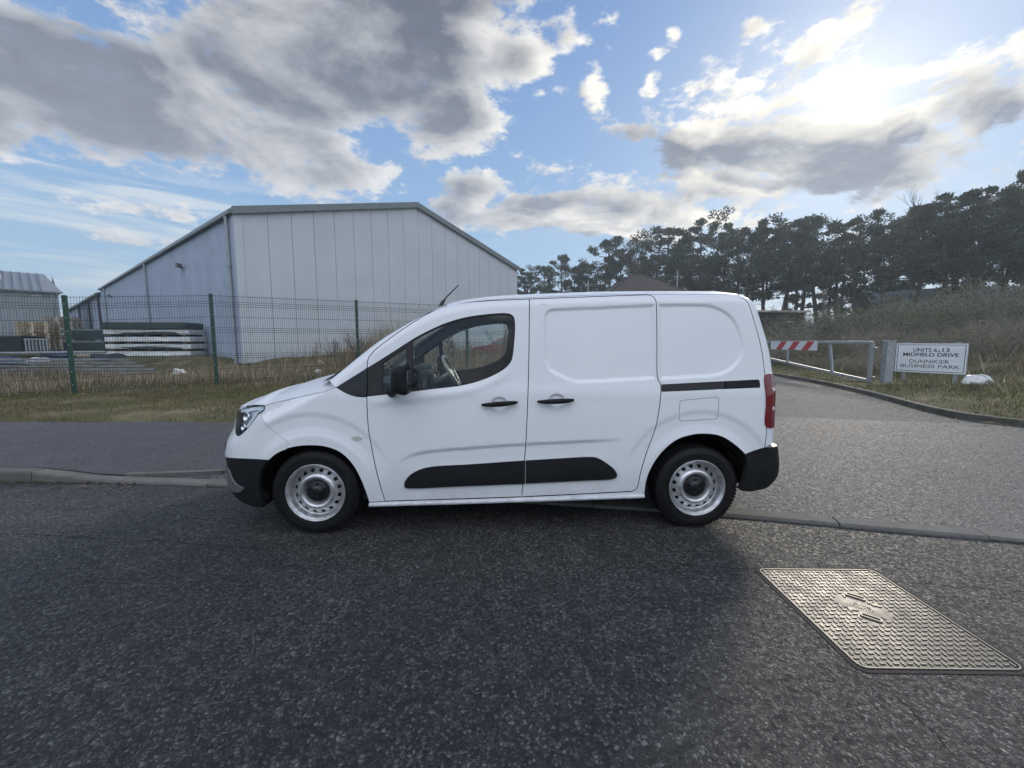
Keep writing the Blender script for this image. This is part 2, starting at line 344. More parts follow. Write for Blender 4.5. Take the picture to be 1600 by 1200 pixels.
# one sheet out to the horizon
def axis(lo_f, hi_f, step, reach):
    a = list(np.arange(lo_f, hi_f, step)); s = step; x = hi_f
    while x < reach: a.append(x); s *= 1.18; x += s
    s = step; x = lo_f - step
    while x > -reach: a.insert(0, x); s *= 1.18; x -= s
    return np.array(a)
gx = axis(-16, 22, .2, 400); gy = axis(2.2, 30, .2, 400); GX, GY = np.meshgrid(gx, gy)
GZ = land(GX, GY); GZ = np.where(GY < 2.3, -.05, GZ)
nxg, nyg = len(gx), len(gy); idx = np.arange(nxg * nyg).reshape(nyg, nxg)
me = np_mesh('ground', np.stack([GX.ravel(), GY.ravel(), GZ.ravel()], 1), np.stack([idx[:-1, :-1].ravel(), idx[:-1, 1:].ravel(), idx[1:, 1:].ravel(), idx[1:, :-1].ravel()], 1), True)
def mat_ground():
    m, k, b = material("rough_ground"); tc = k.new('ShaderNodeTexCoord'); P = tc.outputs['Object']
    n1 = k.noise(P, .9, 5, .6); n2 = k.noise(P, 7, 7, .7); n3 = k.noise(P, 55, 5, .7)
    soil = k.mix(k.mr(n3, .35, .7), (.07, .055, .037), (.18, .145, .095)); moss = k.mix(k.mr(n3, .3, .7), (.055, .066, .02), (.15, .155, .055))
    straw = k.mix(n3, (.18, .15, .09), (.32, .27, .17))
    c = k.mix(k.mr(n2, .42, .60), soil, moss); c = k.mix(k.mr(n1, .50, .66, 0, .75), c, straw)
    stone = k.mr(k.voro(P, 26), .0, .16, 1, 0); c = k.mix(k.m('MULTIPLY', stone, k.mr(n2, .55, .7)), c, (.28, .27, .25))
    k.put(b.inputs['Base Color'], c); b.inputs['Roughness'].default_value = .95; b.inputs['Specular IOR Level'].default_value = .2
    bn = k.new('ShaderNodeBump'); bn.inputs['Strength'].default_value = .8; bn.inputs['Distance'].default_value = .03
    k.put(bn.inputs['Height'], k.m('ADD', n2, n3)); k.l.new(bn.outputs[0], b.inputs['Normal']); return m
M_GROUND = mat_ground()
tag(link('ground', me, [M_GROUND]), kind='structure')

def mat_asphalt(name, binder, chip_lo, chip_hi, scale=78, cover=(.42, .62), white=.985, rough=(.42, .8), strength=.75, patch=(.85, 1.15), stain=.25, tint=None):
    m, k, b = material(name); tc = k.new('ShaderNodeTexCoord'); P = tc.outputs['Object']
    wob = k.vm('ADD', P, k.vm('SCALE', k.vm('SUBTRACT', k.noise(P, 60, 2, .5, color=True), (.5, .5, .5)), scale=.010))
    d1 = k.voro(wob, scale); c1 = k.voro(wob, scale, out='Color'); e1 = k.voro(wob, scale, feature='DISTANCE_TO_EDGE')
    r1, r2, r3 = k.sep(c1)
    c2 = k.voro(wob, scale * 2.3, out='Color'); d2 = k.voro(wob, scale * 2.3); s1, s2, s3 = k.sep(c2)
    big = k.noise(P, .55, 5, .6); mid = k.noise(P, 5.5, 5, .65); fine = k.noise(P, 240, 3, .6)
    # a stone shows where its cell is raised; the rest is bitumen
    show = k.m('MULTIPLY', k.mr(k.m('ADD', k.m('MULTIPLY', r1, .6), k.m('MULTIPLY', mid, .55)), cover[0], cover[1]), k.mr(e1, .03, .14))
    show2 = k.m('MULTIPLY', k.mr(k.m('ADD', k.m('MULTIPLY', s1, .6), k.m('MULTIPLY', mid, .45)), .50, .66), k.mr(d2, .42, .28))
    chip = k.mix(k.m('POWER', r2, 1.8), chip_lo, chip_hi); chip = k.mix(k.mr(r3, white, white + .004), chip, (.42, .41, .38))
    chip = k.mix(k.mr(fine, .3, .7, 0, .35), chip, binder)
    c = k.mix(show, k.mix(k.m('MULTIPLY', show2, .7), binder, chip), chip)
    c = k.vm('SCALE', c, scale=k.mr(big, .32, .68, patch[0], patch[1]))
    c = k.vm('SCALE', c, scale=k.mr(mid, .35, .65, 1 - stain * .5, 1 + stain * .4))
    if tint: c = k.mix(k.mr(k.noise(P, 1.7, 4, .6), .4, .7, 0, .5), c, tint)
    k.put(b.inputs['Base Color'], c)
    k.put(b.inputs['Roughness'], k.mr(k.m('ADD', k.m('MULTIPLY', r3, .6), k.m('MULTIPLY', fine, .4)), .2, .8, rough[0], rough[1]))
    h = k.m('ADD', k.m('MULTIPLY', k.m('MULTIPLY', show, k.m('SUBTRACT', 1.1, d1)), k.m('MULTIPLY_ADD', r1, .5, .6)), k.m('ADD', k.m('MULTIPLY', show2, .35), k.m('MULTIPLY', fine, .25)))
    bn = k.new('ShaderNodeBump'); bn.inputs['Strength'].default_value = strength; bn.inputs['Distance'].default_value = .006
    k.put(bn.inputs['Height'], h); k.l.new(bn.outputs[0], b.inputs['Normal']); return m
M_ROAD = mat_asphalt("road_chippings", (.021, .0205, .0195), (.054, .052, .049), (.20, .193, .178), 66, (.46, .56), .998, stain=.3, strength=1.0, rough=(.55, .9), patch=(.72, 1.15))
M_APRON = mat_asphalt("worn_apron_chippings", (.035, .036, .038), (.10, .103, .108), (.30, .295, .28), 70, (.42, .54), .990, rough=(.55, .9), strength=1.0)
M_ENTR = mat_asphalt("entrance_tarmac", (.052, .054, .058), (.075, .077, .082), (.15, .15, .145), 84, (.48, .62), .990, strength=.8, rough=(.65, .95))
M_FOOT = mat_asphalt("footway_tarmac", (.052, .048, .052), (.065, .06, .064), (.24, .235, .225), 84, (.50, .66), .975, strength=.8, tint=(.075, .062, .062))
def sheet2d(name, poly, step, hfun, mat):
    lo = np.min(poly, 0); hi = np.max(poly, 0); a, b = np.meshgrid(np.arange(lo[0], hi[0], step), np.arange(lo[1], hi[1], step)); a, b = a.ravel(), b.ravel()
    k = pd2(a, b, poly, True) < -step * .4; a, b = a[k], b[k]; n = len(poly)
    V2, _, F2, _, _, _ = geometry.delaunay_2d_cdt([Vector(p) for p in poly] + [Vector((float(p), float(q))) for p, q in zip(a, b)], [(i, (i + 1) % n) for i in range(n)], [], 0, 1e-5)
    V2 = np.array([tuple(v) for v in V2]); F2 = np.array([f for f in F2 if len(f) == 3]); cen = V2[F2].mean(1); F2 = F2[pd2(cen[:, 0], cen[:, 1], poly, True) < 0]
    z = np.asarray(hfun(V2[:, 0], V2[:, 1])) * np.ones(len(V2))
    return tag(link(name, np_mesh(name, np.column_stack([V2, z]), F2, True), [mat]), kind='structure')
kin = [p for p in KERB if -3.95 <= p[0] <= 16]
sheet2d('road', [(-60, -40), (40, -40), (40, -12)] + KERB[::-1], 4, lambda x, y: 0 * x, M_ROAD)
vk_near = [p for p in VK if p[1] <= 40 and p[0] <= 16.1]
sheet2d('entrance_road', EDGE + vk_near + [(16, -1.6)] + kin[::-1], 1.5, lambda x, y: 0 * x + .004, M_ENTR)
seam = [(.43, 7.1), (2.5, 7.62), (4.89, 7.52), (6.65, 7.12), (8.02, 6.85)]
e_near = [p for p in EDGE if p[1] < 7.1]; v_near = [p for p in VK if p[1] < 6.85 and p[0] <= 16.1]
sheet2d('apron', e_near + seam + v_near + [(16, -1.6)] + kin[::-1], 1.0, lambda x, y: 0 * x + .008, M_APRON)
foot_poly = [(-60, FOOT_BACK + .6), (-60, 5.92)] + [(p[0], p[1] + .12) for p in KERB if p[0] < -3.95 and p[0] > -60] + [p for p in EDGE if p[1] < FOOT_BACK]
fb_ = [(-.02, FOOT_BACK)] + [(x, FOOT_BACK + .02 * math.sin(x * 3.1) + .015 * math.sin(x * 9.7) + .01 * math.sin(x * 23)) for x in np.arange(-.3, -14, -.12)] + [(-20, FOOT_BACK)]
sheet2d('footway', foot_poly + fb_, .35, lambda x, y: foot_h(x, y) + .012, M_FOOT)
# kerb stones
def mat_conc(name, lo, hi, moss=.0):
    m, k, b = material(name); tc = k.new('ShaderNodeTexCoord'); P = tc.outputs['Object']
    n1 = k.noise(P, 3, 5, .65); n2 = k.noise(P, 38, 6, .7); ge = k.new('ShaderNodeNewGeometry')
    c = k.mix(k.mr(k.m('ADD', k.m('MULTIPLY', n1, .5), k.m('MULTIPLY', n2, .5)), .35, .65), lo, hi)
    c = k.mix(k.mr(n2, .62, .7, 0, .7), c, (.05, .045, .04))
    if moss: c = k.mix(k.mr(k.noise(P, 6, 5, .7), .48, .62, 0, moss), c, (.05, .055, .022))
    c = k.vm('SCALE', c, scale=k.mr(ge.outputs['Random Per Island'], 0, 1, .86, 1.12))
    k.put(b.inputs['Base Color'], c); b.inputs['Roughness'].default_value = .85
    bn = k.new('ShaderNodeBump'); bn.inputs['Strength'].default_value = .5; bn.inputs['Distance'].default_value = .004
    k.put(bn.inputs['Height'], n2); k.l.new(bn.outputs[0], b.inputs['Normal']); return m
M_KERB = mat_conc("kerb_concrete", (.085, .082, .074), (.165, .158, .14)); M_KERB2 = mat_conc("mossy_kerb_concrete", (.07, .065, .055), (.15, .14, .12), .85)
def kerb_line(name, line, h_front, width, stone, mat, ch=.018, flip=False, z0=-.1):
    P = [Vector(p) for p in line]; L = [0]
    for a, b in zip(P, P[1:]): L.append(L[-1] + (b - a).length)
    def at_(s):
        s = min(max(s, 0), L[-1]); i = max(0, min(len(P) - 2, int(np.searchsorted(L, s)) - 1)); t = (s - L[i]) / (L[i + 1] - L[i])
        p = P[i].lerp(P[i + 1], t); d = (P[i + 1] - P[i]).normalized(); n = Vector((-d.y, d.x)) * (-1 if flip else 1); return p, n
    mb = MB(); s = 0; rr = random.Random(5)
    while s < L[-1] - .05:
        e = min(s + stone, L[-1]); g = .005; vs = []; jz = rr.uniform(-.004, .004); jn = rr.uniform(-.005, .005); ns = 3
        for i in range(ns + 1):
            q = s + g + (e - s - 2 * g) * i / ns; p, n = at_(q); h = h_front(p.x, p.y) + jz; p = p + n * jn
            for (o, z) in ((0, z0), (0, h - ch), (ch * .35, h - ch * .3), (ch, h), (width - .006, h + .001), (width, h - .006), (width, z0)): vs.append((p.x + n.x * o, p.y + n.y * o, z))
        m_ = 7; fs = [(i * m_ + j, i * m_ + j + 1, (i + 1) * m_ + j + 1, (i + 1) * m_ + j) for i in range(ns) for j in range(m_ - 1)]
        fs += [tuple(range(m_)), tuple(range(ns * m_, (ns + 1) * m_))[::-1]]
        if flip: fs = [f[::-1] for f in fs]
        mb.add([Vector(v) for v in vs], fs); s = e
    return tag(mb.build(name, [mat]), kind='structure')
def kh(x, y):
    return float(.105 * (1 - ss(-4.9, -3.9, x)) + .024 * ss(-4.9, -3.9, x))
kerb_line('kerb', [p for p in KERB if p[0] > -24 and p[0] < 16], kh, .14, .915, M_KERB)
kerb_line('edging', [(p[0], p[1]) for p in EDGE if p[1] < 24], lambda x, y: float(foot_h(x, y)) + .018, .055, .915, M_KERB, .006)
kerb_line('verge_kerb', VK[:], lambda x, y: .115, .13, .915, M_KERB2, .02)

# ================================================================== BLADES: grass, weeds, leaves
def mat_blades(name, rough=.8, trans=.25):
    m = bpy.data.materials.new(name); m.use_nodes = True; k = NT(m.node_tree); b = m.node_tree.nodes['Principled BSDF']
    a = k.new('ShaderNodeAttribute'); a.attribute_name = 'tone'
    k.put(b.inputs['Base Color'], a.outputs['Color']); b.inputs['Roughness'].default_value = rough; b.inputs['Specular IOR Level'].default_value = .25
    if trans:
        out = m.node_tree.nodes['Material Output']; tl = k.new('ShaderNodeBsdfTranslucent'); k.l.new(a.outputs['Color'], tl.inputs[0]); mx = k.new('ShaderNodeMixShader'); mx.inputs[0].default_value = trans
        k.l.new(b.outputs[0], mx.inputs[1]); k.l.new(tl.outputs[0], mx.inputs[2]); k.l.new(mx.outputs[0], out.inputs[0])
    return m
M_BLADE = mat_blades("blades")
def set_tone(me, cols):
    at_ = me.attributes.new('tone', 'FLOAT_COLOR', 'POINT'); c = np.ones((len(cols), 4), np.float32); c[:, :3] = cols; at_.data.foreach_set('color', c.ravel())
def blades(name, px, py, pz, h, w, lean, cols, mat=None, bend=.5):
    n = len(px); a = rng.uniform(0, 2 * np.pi, n); la = rng.uniform(0, 2 * np.pi, n); ln = lean * rng.uniform(.2, 1, n)
    dx, dy = np.cos(a) * w / 2, np.sin(a) * w / 2; lx, ly = np.cos(la) * ln * h, np.sin(la) * ln * h
    z = np.zeros(n); V = np.empty((n, 5, 3))
    V[:, 0] = np.stack([px - dx, py - dy, pz - .01], 1); V[:, 1] = np.stack([px + dx, py + dy, pz - .01], 1)
    V[:, 2] = np.stack([px - dx * .75 + lx * .35, py - dy * .75 + ly * .35, pz + h * .55], 1); V[:, 3] = np.stack([px + dx * .75 + lx * .35, py + dy * .75 + ly * .35, pz + h * .55], 1)
    V[:, 4] = np.stack([px + lx, py + ly, pz + h * (1 - .35 * ln * bend)], 1)
    b = (np.arange(n) * 5)[:, None]; F = np.concatenate([b + [0, 1, 3], b + [0, 3, 2], b + [2, 3, 4]])
    me = np_mesh(name, V.reshape(-1, 3), F); set_tone(me, np.repeat(cols, 5, 0)); return me
def tones(n, pal, jit=.25):
    pal = np.array(pal); c = pal[rng.integers(0, len(pal), n)]; return np.clip(c * (1 + rng.normal(0, jit, (n, 1))), .003, .8)
GREENS = [(.105, .130, .036), (.14, .155, .045), (.075, .10, .03), (.18, .175, .065), (.21, .19, .09)]
STRAW = [(.36, .30, .20), (.44, .37, .26), (.29, .235, .155), (.22, .17, .115), (.48, .42, .30)]
BROWN = [(.15, .115, .078), (.20, .155, .105), (.10, .078, .053), (.26, .20, .14)]
def clumped(n, x0, x1, y0, y1, k=60, s=.35, mixf=.6):
    cx = rng.uniform(x0, x1, k); cy = rng.uniform(y0, y1, k); i = rng.integers(0, k, n); m = rng.random(n) < mixf
    x = np.where(m, cx[i] + rng.normal(0, s, n), rng.uniform(x0, x1, n)); y = np.where(m, cy[i] + rng.normal(0, s, n), rng.uniform(y0, y1, n)); return x, y
# short mown verge between footway and fence
n = 90000; x, y = clumped(n, -17, -1.0, FOOT_BACK - .02, 12.6, 260, .30, .55)
k = (y > FOOT_BACK - .03 + .04 * np.sin(x * 4.3)) & (pd2(x, y, EDGE) > .1) & (-pd2(x, y, left_land, True) > 0)
bare = (np.hypot((x + 6.3) / 1.5, (y - 6.95) / .33) < 1) | (np.hypot((x + 8.6) / .8, (y - 8.6) / .5) < .9)
k &= ~(bare & (rng.random(n) < .93)); x, y = x[k], y[k]; n = len(x)
g_ = tones(n, GREENS); s_ = tones(n, STRAW[2:4] + BROWN + BROWN + [(.13, .085, .05)]); f_ = (rng.random(n) < np.clip(.48 + .34 * np.sin(x * 1.3 + y) * np.cos(y * 1.7), .1, .95))[:, None]
me = blades('grass', x, y, land(x, y), rng.uniform(.018, .065, n) * (1 + .5 * ss(8, 10, y)), rng.uniform(.005, .010, n), .9, np.where(f_, s_, g_))
tag(link('verge_grass', me, [M_BLADE]), 'short patchy green and brown grass between the footway and the green mesh fence', 'grass', kind='stuff')
# dead stalks either side of the fence and over the yard edge
n = 80000; x, y = clumped(n, -22, 6.5, 9.2, 19.5, 420, .28, .7)
fl = np.interp(x, [-22, -10.13, -7.64, -4.54, -1.4, 2, 7], [7.5, 9.57, 10.68, 12.3, 13.9, 15.5, 18])
k = (y > fl - .15 - .9 * rng.random(n) ** 3) & (pd2(x, y, EDGE) > .25) & (-pd2(x, y, left_land, True) > 0)
k &= ~((x < -8.4) & (y > 14.6)); x, y, fl = x[k], y[k], fl[k]; n = len(x)
hh = rng.uniform(.12, .55, n) * (.62 + .85 * ss(-.2, 2.0, y - fl)) * (.8 + .5 * np.sin(x * .9) * np.cos(y * .7)) * (1 + .5 * ss(-7.5, -5, x)); tall = rng.random(n) < .05; hh = np.where(tall, hh * rng.uniform(1.5, 2.3, n), hh) * np.where(x < -5.6, .55 + .45 * ss(-7.2, -5.6, x), 1) * (1 + .35 * ss(-6.5, -4, x) * ss(13, 16, y))
me = blades('stalks', x, y, land(x, y), hh, rng.uniform(.006, .013, n), .55, tones(n, STRAW + STRAW + BROWN + [(.07, .075, .03)]))
tag(link('dead_weeds', me, [M_BLADE]), 'dry brown weed stalks standing along the green mesh fence', 'weeds', kind='stuff')
# tall dead stalks against the gable wall
n = 2600; t = rng.random(n) ** .8; cx_ = -10.6 + 9.5 * t + rng.normal(0, .5, n); cy_ = 16.6 + 11 * t - rng.uniform(.2, 2.6, n)
k = (-pd2(cx_, cy_, left_land, True) > 0) & (np.sin(cx_ * 2.1) + np.sin(cx_ * 5.3 + 1) > -.6); cx_, cy_ = cx_[k], cy_[k]; n = len(cx_)
me = blades('stalks', cx_, cy_, land(cx_, cy_), rng.uniform(.35, 1.25, n) * rng.random(n) ** .35, rng.uniform(.009, .016, n), .35, tones(n, BROWN + BROWN + STRAW[:2]))
tag(link('tall_dead_weeds', me, [M_BLADE]), 'tall dry brown stalks standing against the foot of the pale gable wall', 'weeds', kind='stuff')
# right verge: longer grass, dead stems on the bank
n = 120000; x, y = clumped(n, 8, 30, 5.0, 30, 500, .35, .6)
d_ = -pd2(x, y, right_land, True); k = d_ > .03; x, y, d_ = x[k], y[k], d_[k]; k = rng.random(len(x)) < np.clip(1.3 - (y - 6) / 40, .3, 1); x, y, d_ = x[k], y[k], d_[k]; n = len(x)
hh = rng.uniform(.03, .09, n) * (1 + 2.2 * ss(.8, 3.5, d_)) * (1 + .5 * np.sin(x * 1.9) * np.cos(y * 1.3)); dead = (rng.random(n) < np.clip(.10 + .16 * ss(2.2, 4, d_) + .25 * np.sin(x * .8 + 1) * np.cos(y * .9), .08, .9))
me = blades('grass', x, y, land(x, y), hh, rng.uniform(.008, .018, n) * (1 + .6 * ss(15, 25, y)), 1.2, np.where(dead[:, None], tones(n, STRAW + BROWN), tones(n, GREENS)))
tag(link('bank_grass', me, [M_BLADE]), 'rough green and straw coloured grass on the bank round the sign and gate', 'grass', kind='stuff')
# long bleached stems lying about on the bank
n = 5200; x = rng.uniform(10.5, 27, n); y = rng.uniform(7.5, 26, n); k = (-pd2(x, y, right_land, True) > 2.0) & ~((x > 10.2) & (x < 13.6) & (y > 9.4) & (y < 13.2)); x, y = x[k], y[k]; n = len(x)
me = blades('stems', x, y, land(x, y) + .05, rng.uniform(.35, 1.1, n), rng.uniform(.010, .016, n), 1.4, tones(n, [(.42, .36, .27), (.32, .26, .19), (.22, .17, .12)]), bend=1.6)
tag(link('bramble_stems', me, [M_BLADE]), 'tangled dead bramble stems lying over the right hand bank', 'brambles', kind='stuff')
# fallen leaves and grit along the kerbs
def flakes(name, x, y, z, s, cols, label, cat_):
    n = len(x); a = rng.uniform(0, 6.28, n); V = np.empty((n, 4, 3))
    for i, (u, v) in enumerate(((-1, -.5), (.9, -.6), (1, .6), (-.8, .5))):
        V[:, i, 0] = x + s * (u * np.cos(a) - v * np.sin(a)); V[:, i, 1] = y + s * (u * np.sin(a) + v * np.cos(a)); V[:, i, 2] = z + rng.uniform(.002, .014, n)
    me = np_mesh(name, V.reshape(-1, 3), (np.arange(n) * 4)[:, None] + [0, 1, 2, 3]); set_tone(me, np.repeat(cols, 4, 0)); return tag(link(name, me, [M_BLADE]), label, cat_, kind='stuff')
def along(line, n, lo, hi, fy=1):
    P = np.array(line); i = rng.integers(0, len(P) - 1, n); t = rng.random(n); p = P[i] + (P[i + 1] - P[i]) * t[:, None]; d = P[i + 1] - P[i]; d /= np.hypot(d[:, 0], d[:, 1])[:, None]
    o = lo + (hi - lo) * rng.random(n) ** 2; return p[:, 0] - d[:, 1] * o * fy, p[:, 1] + d[:, 0] * o * fy
x1, y1 = along([p for p in VK if p[1] < 22], 3200, .01, -.55); z1 = np.full(len(x1), .012)
x2, y2 = along([p for p in KERB if -12 < p[0] < -3.6], 420, 0, -.22); z2 = np.full(len(x2), .004)
x3 = rng.uniform(-5.6, -2.2, 210); y3 = rng.uniform(6.6, 7.6, 210); z3 = land(x3, y3) + .045
cl = np.concatenate([tones(len(x1), BROWN + BROWN + STRAW + GREENS), tones(len(x2), BROWN), tones(210, [(.5, .5, .45), (.4, .38, .33), (.55, .54, .5)], .1)])
flakes('leaf_litter', np.concatenate([x1, x2, x3]), np.concatenate([y1, y2, y3]), np.concatenate([z1, z2, z3]), np.concatenate([rng.uniform(.008, .028, len(x1) + len(x2)), rng.uniform(.008, .018, 210)]), cl, 'small dead leaves and petals scattered along the kerbs and the verge', 'leaves')

# old joints and cracks in the road surface
M_CRACK = simple("crack_bitumen", (.010, .010, .010), .9)
mb = MB()
for line, w_ in (([(-6.2, 2.95), (-4.2, 2.93), (-2.6, 2.80), (-1.6, 2.66)], .007), ([(.9, 2.52), (1.2, 2.46), (1.50, 2.43)], .006), ([(2.24, 2.30), (2.7, 2.22), (3.4, 2.12), (4.2, 1.96)], .004), ([(1.50, 1.60), (1.52, 1.45), (1.50, 1.30)], .0022)):
    c_ = curve(line, .05); vs = []
    for i, p in enumerate(c_):
        a = c_[max(i - 1, 0)]; b = c_[min(i + 1, len(c_) - 1)]; d = math.hypot(b[0] - a[0], b[1] - a[1]); nx, ny = -(b[1] - a[1]) / d, (b[0] - a[0]) / d
        o = random.uniform(-.010, .010); q = w_ * random.uniform(.15, .7); vs += [(p[0] + nx * (o - q), p[1] + ny * (o - q), .0022), (p[0] + nx * (o + q), p[1] + ny * (o + q), .0022)]
    mb.add(vs, [(2 * i, 2 * i + 1, 2 * i + 3, 2 * i + 2) for i in range(len(c_) - 1)])
tag(mb.build('road_cracks', [M_CRACK]), kind='structure')
# ================================================================== THE VAN
# shell of the body: u runs along the side (metres behind the front axle) and round the corners, z is height
U0, NF, UF, NR, LR = -0.30, 2.6, 1.15, 2.3, 0.15
W_Z=[.10,.20,.30,.45,.60,.80,.95,1.03,1.10,1.2,1.4,1.6,1.8,1.95]
W_W=[.87,.895,.910,.920,.923,.918,.908,.902,.888,.872,.842,.810,.777,.75]
XF_Z=[.12,.17,.22,.27,.32,.38,.44,.50,.55,.60,.65,.70,.75,.80,.85,.90,.95,1.0]
XF_X=[-.66,-.75,-.809,-.849,-.862,-.862,-.860,-.864,-.866,-.857,-.84,-.804,-.768,-.748,-.735,-.718,-.68,-.62]
XR_Z=[.2,.5,.6,.7,.8,.9,1.0,1.1,1.2,1.3,1.4,1.5,1.6,1.65,1.7,1.74,1.8]
XR_X=[3.40,3.39,3.383,3.378,3.376,3.377,3.377,3.372,3.364,3.352,3.33,3.303,3.274,3.256,3.228,3.195,3.17]
XB_Z=[.24,.27,.30,.34,.38,.44,.5,.56,.6,.63]
XB_X=[3.20,3.30,3.365,3.405,3.43,3.437,3.433,3.423,3.418,3.402]
def sst(a,b,x):
    t=np.clip((x-a)/(b-a),0,1); return t*t*(3-2*t)
def hermite(xs,ys,x):
    xs=np.asarray(xs,float); ys=np.asarray(ys,float); x=np.clip(np.asarray(x,float),xs[0],xs[-1])
    m=np.gradient(ys,xs); i=np.clip(np.searchsorted(xs,x)-1,0,len(xs)-2); h=xs[i+1]-xs[i]; t=(x-xs[i])/h
    return (2*t**3-3*t**2+1)*ys[i]+(t**3-2*t**2+t)*h*m[i]+(-2*t**3+3*t**2)*ys[i+1]+(t**3-t**2)*h*m[i+1]
def pdist(x,z,poly,closed=True):
    P=np.asarray(poly,float); n=len(P); d=np.full(np.shape(x),1e9); ins=np.zeros(np.shape(x),bool)
    for i in range(n if closed else n-1):
        a=P[i]; b=P[(i+1)%n]; e=b-a; q=e@e
        if q<1e-14: continue
        t=np.clip(((x-a[0])*e[0]+(z-a[1])*e[1])/q,0,1)
        d=np.minimum(d,np.hypot(x-a[0]-t*e[0],z-a[1]-t*e[1]))
        if closed and a[1]!=b[1]: ins^=((a[1]>z)!=(b[1]>z))&(x<(b[0]-a[0])*(z-a[1])/(b[1]-a[1])+a[0])
    return np.where(ins,-d,d) if closed else d
_t=np.linspace(0,1,90)**1.0*np.pi/2
CFX,CFY=np.sin(_t)**(2/NF),np.cos(_t)**(2/NF); CRX,CRY=np.sin(_t)**(2/NR),np.cos(_t)**(2/NR)
def wside(x,z): return hermite(W_Z,W_W,z)*(1-.016*np.clip(np.abs((np.asarray(x)-1.3)/1.9),0,1.2)**4)
def plan(u,z,bumper=False):
    u=np.asarray(u,float).ravel(); z=np.asarray(z,float).ravel(); x=u.copy(); y=wside(u,z)
    xf=hermite(XF_Z,XF_X,z); xr=hermite(XB_Z,XB_X,z) if bumper else hermite(XR_Z,XR_X,z)
    for k in np.nonzero(u<U0)[0]:
        L=U0-xf[k]; w=float(wside(U0,z[k])); cx=U0-L*CFX; cy=w*CFY
        s=np.concatenate([[0],np.cumsum(np.hypot(np.diff(cx),np.diff(cy)))]); t=(U0-u[k])/UF*s[-1]
        x[k]=np.interp(t,s,cx); y[k]=np.interp(t,s,cy)
    for k in np.nonzero(u>xr-LR)[0]:
        u1=xr[k]-LR; w=float(wside(u1,z[k])); cx=u1+LR*CRX; cy=w-.12+.12*CRY
        s=np.concatenate([[0],np.cumsum(np.hypot(np.diff(cx),np.diff(cy)))]); t=u[k]-u1
        if t<=s[-1]: x[k]=np.interp(t,s,cx); y[k]=np.interp(t,s,cy)
        else:
            r=min(t-s[-1],w-.12); x[k]=u1+LR+.03*(1-((w-.12-r)/(w-.12))**2); y[k]=w-.12-r
    return x,y
# upper outline of the side: windscreen pillar and roof rail
TOP=[(-.3,.9),(.05,1.08),(.165,1.168),(.206,1.20),(.363,1.329),(.48,1.417),(.597,1.490),(.70,1.552),(.80,1.603),(.90,1.640),(.985,1.665),(1.1,1.685),(1.215,1.697),(1.4,1.712),(1.6,1.722),(1.85,1.733),(2.1,1.742),(2.5,1.748),(3.0,1.750),(3.2,1.747),(4.4,1.745)]
def smooth_line(pts,step=.02,closed=False):
    P=[Vector(p) for p in pts]; n=len(P); out=[]
    for i in range(n if closed else n-1):
        p1,p2=P[i],P[(i+1)%n]; p0=P[i-1] if (i>0 or closed) else p1*2-p2; p3=P[(i+2)%n] if (i+2<n or closed) else p2*2-p1
        L=(p2-p1).length; m=max(1,int(L/step+.5))
        t0=0; t1=t0+max((p1-p0).length,1e-4)**.5; t2=t1+max(L,1e-4)**.5; t3=t2+max((p3-p2).length,1e-4)**.5
        for j in range(m):
            t=t1+(t2-t1)*j/m
            A1=(t1-t)/(t1-t0)*p0+(t-t0)/(t1-t0)*p1; A2=(t2-t)/(t2-t1)*p1+(t-t1)/(t2-t1)*p2; A3=(t3-t)/(t3-t2)*p2+(t-t2)/(t3-t2)*p3
            B1=(t2-t)/(t2-t0)*A1+(t-t0)/(t2-t0)*A2; B2=(t3-t)/(t3-t1)*A2+(t-t1)/(t3-t1)*A3
            out.append(tuple((t2-t)/(t2-t1)*B1+(t-t1)/(t2-t1)*B2))
    if not closed: out.append(tuple(P[-1]))
    return out
TOPS=smooth_line(TOP,.04); RTOP=.075
PRESS1=[(1.640,1.262),(1.640,1.575),(1.665,1.615),(1.70,1.630),(2.449,1.664),(2.449,1.122),(1.879,1.094),(1.80,1.118),(1.675,1.182)]
PRESS2=[(2.475,1.664)]
PRESS2=[(2.475,1.664),(2.6,1.667),(2.72,1.668)]+smooth_line([(2.76,1.668),(2.86,1.662),(2.96,1.628),(3.045,1.555),(3.092,1.45),(3.108,1.352),(3.088,1.27),(3.022,1.195),(2.94,1.153),(2.85,1.136),(2.76,1.131)],.03)+[(2.475,1.116)]
CREASE=smooth_line([(.562,.500),(.60,.548),(.653,.585),(.775,.621),(1.10,.650),(1.501,.674),(2.20,.703)],.03)
BOWLS=[(1.32,.955),(1.729,.976)]
def relief(x,z):
    """pressings of the body side, metres outwards"""
    f=np.zeros(np.shape(x))
    for P in (PRESS1,PRESS2): f-=.012*sst(.004,-.026,pdist(x,z,P))
    for cx,k in ((0.0,1),(2.775,1)):
        r=np.hypot(x-cx,(z-.31)); a=(z-.31)/np.maximum(r,.01); fade=sst(.25,.62,a)
        f-=k*.008*sst(.60,.55,r)*sst(.43,.50,r)*fade
        f+=.004*sst(.45,.42,r)
    d=pdist(x,z,CREASE,False); zc=np.interp(x,[p[0] for p in CREASE],[p[1] for p in CREASE])
    below=np.where(z<zc,d,-d)
    f-=.014*sst(-.004,.030,below)*sst(.26,.08,below)*sst(.56,.80,x)*sst(2.3,1.9,x)
    for bx,bz in BOWLS:
        q=np.hypot((x-bx)/.062,(z-bz)/.048); f-=.016*sst(1.05,.62,q)
    # shoulder under the glass
    zw=np.interp(x,[.2,.4,.7,1.03,1.18,1.33,1.45],[1.06,1.0,1.03,1.07,1.105,1.17,1.25])
    f+=.006*np.exp(-((z-zw+.035)/.03)**2)*sst(.35,.5,x)*sst(1.45,1.3,x)
    return f
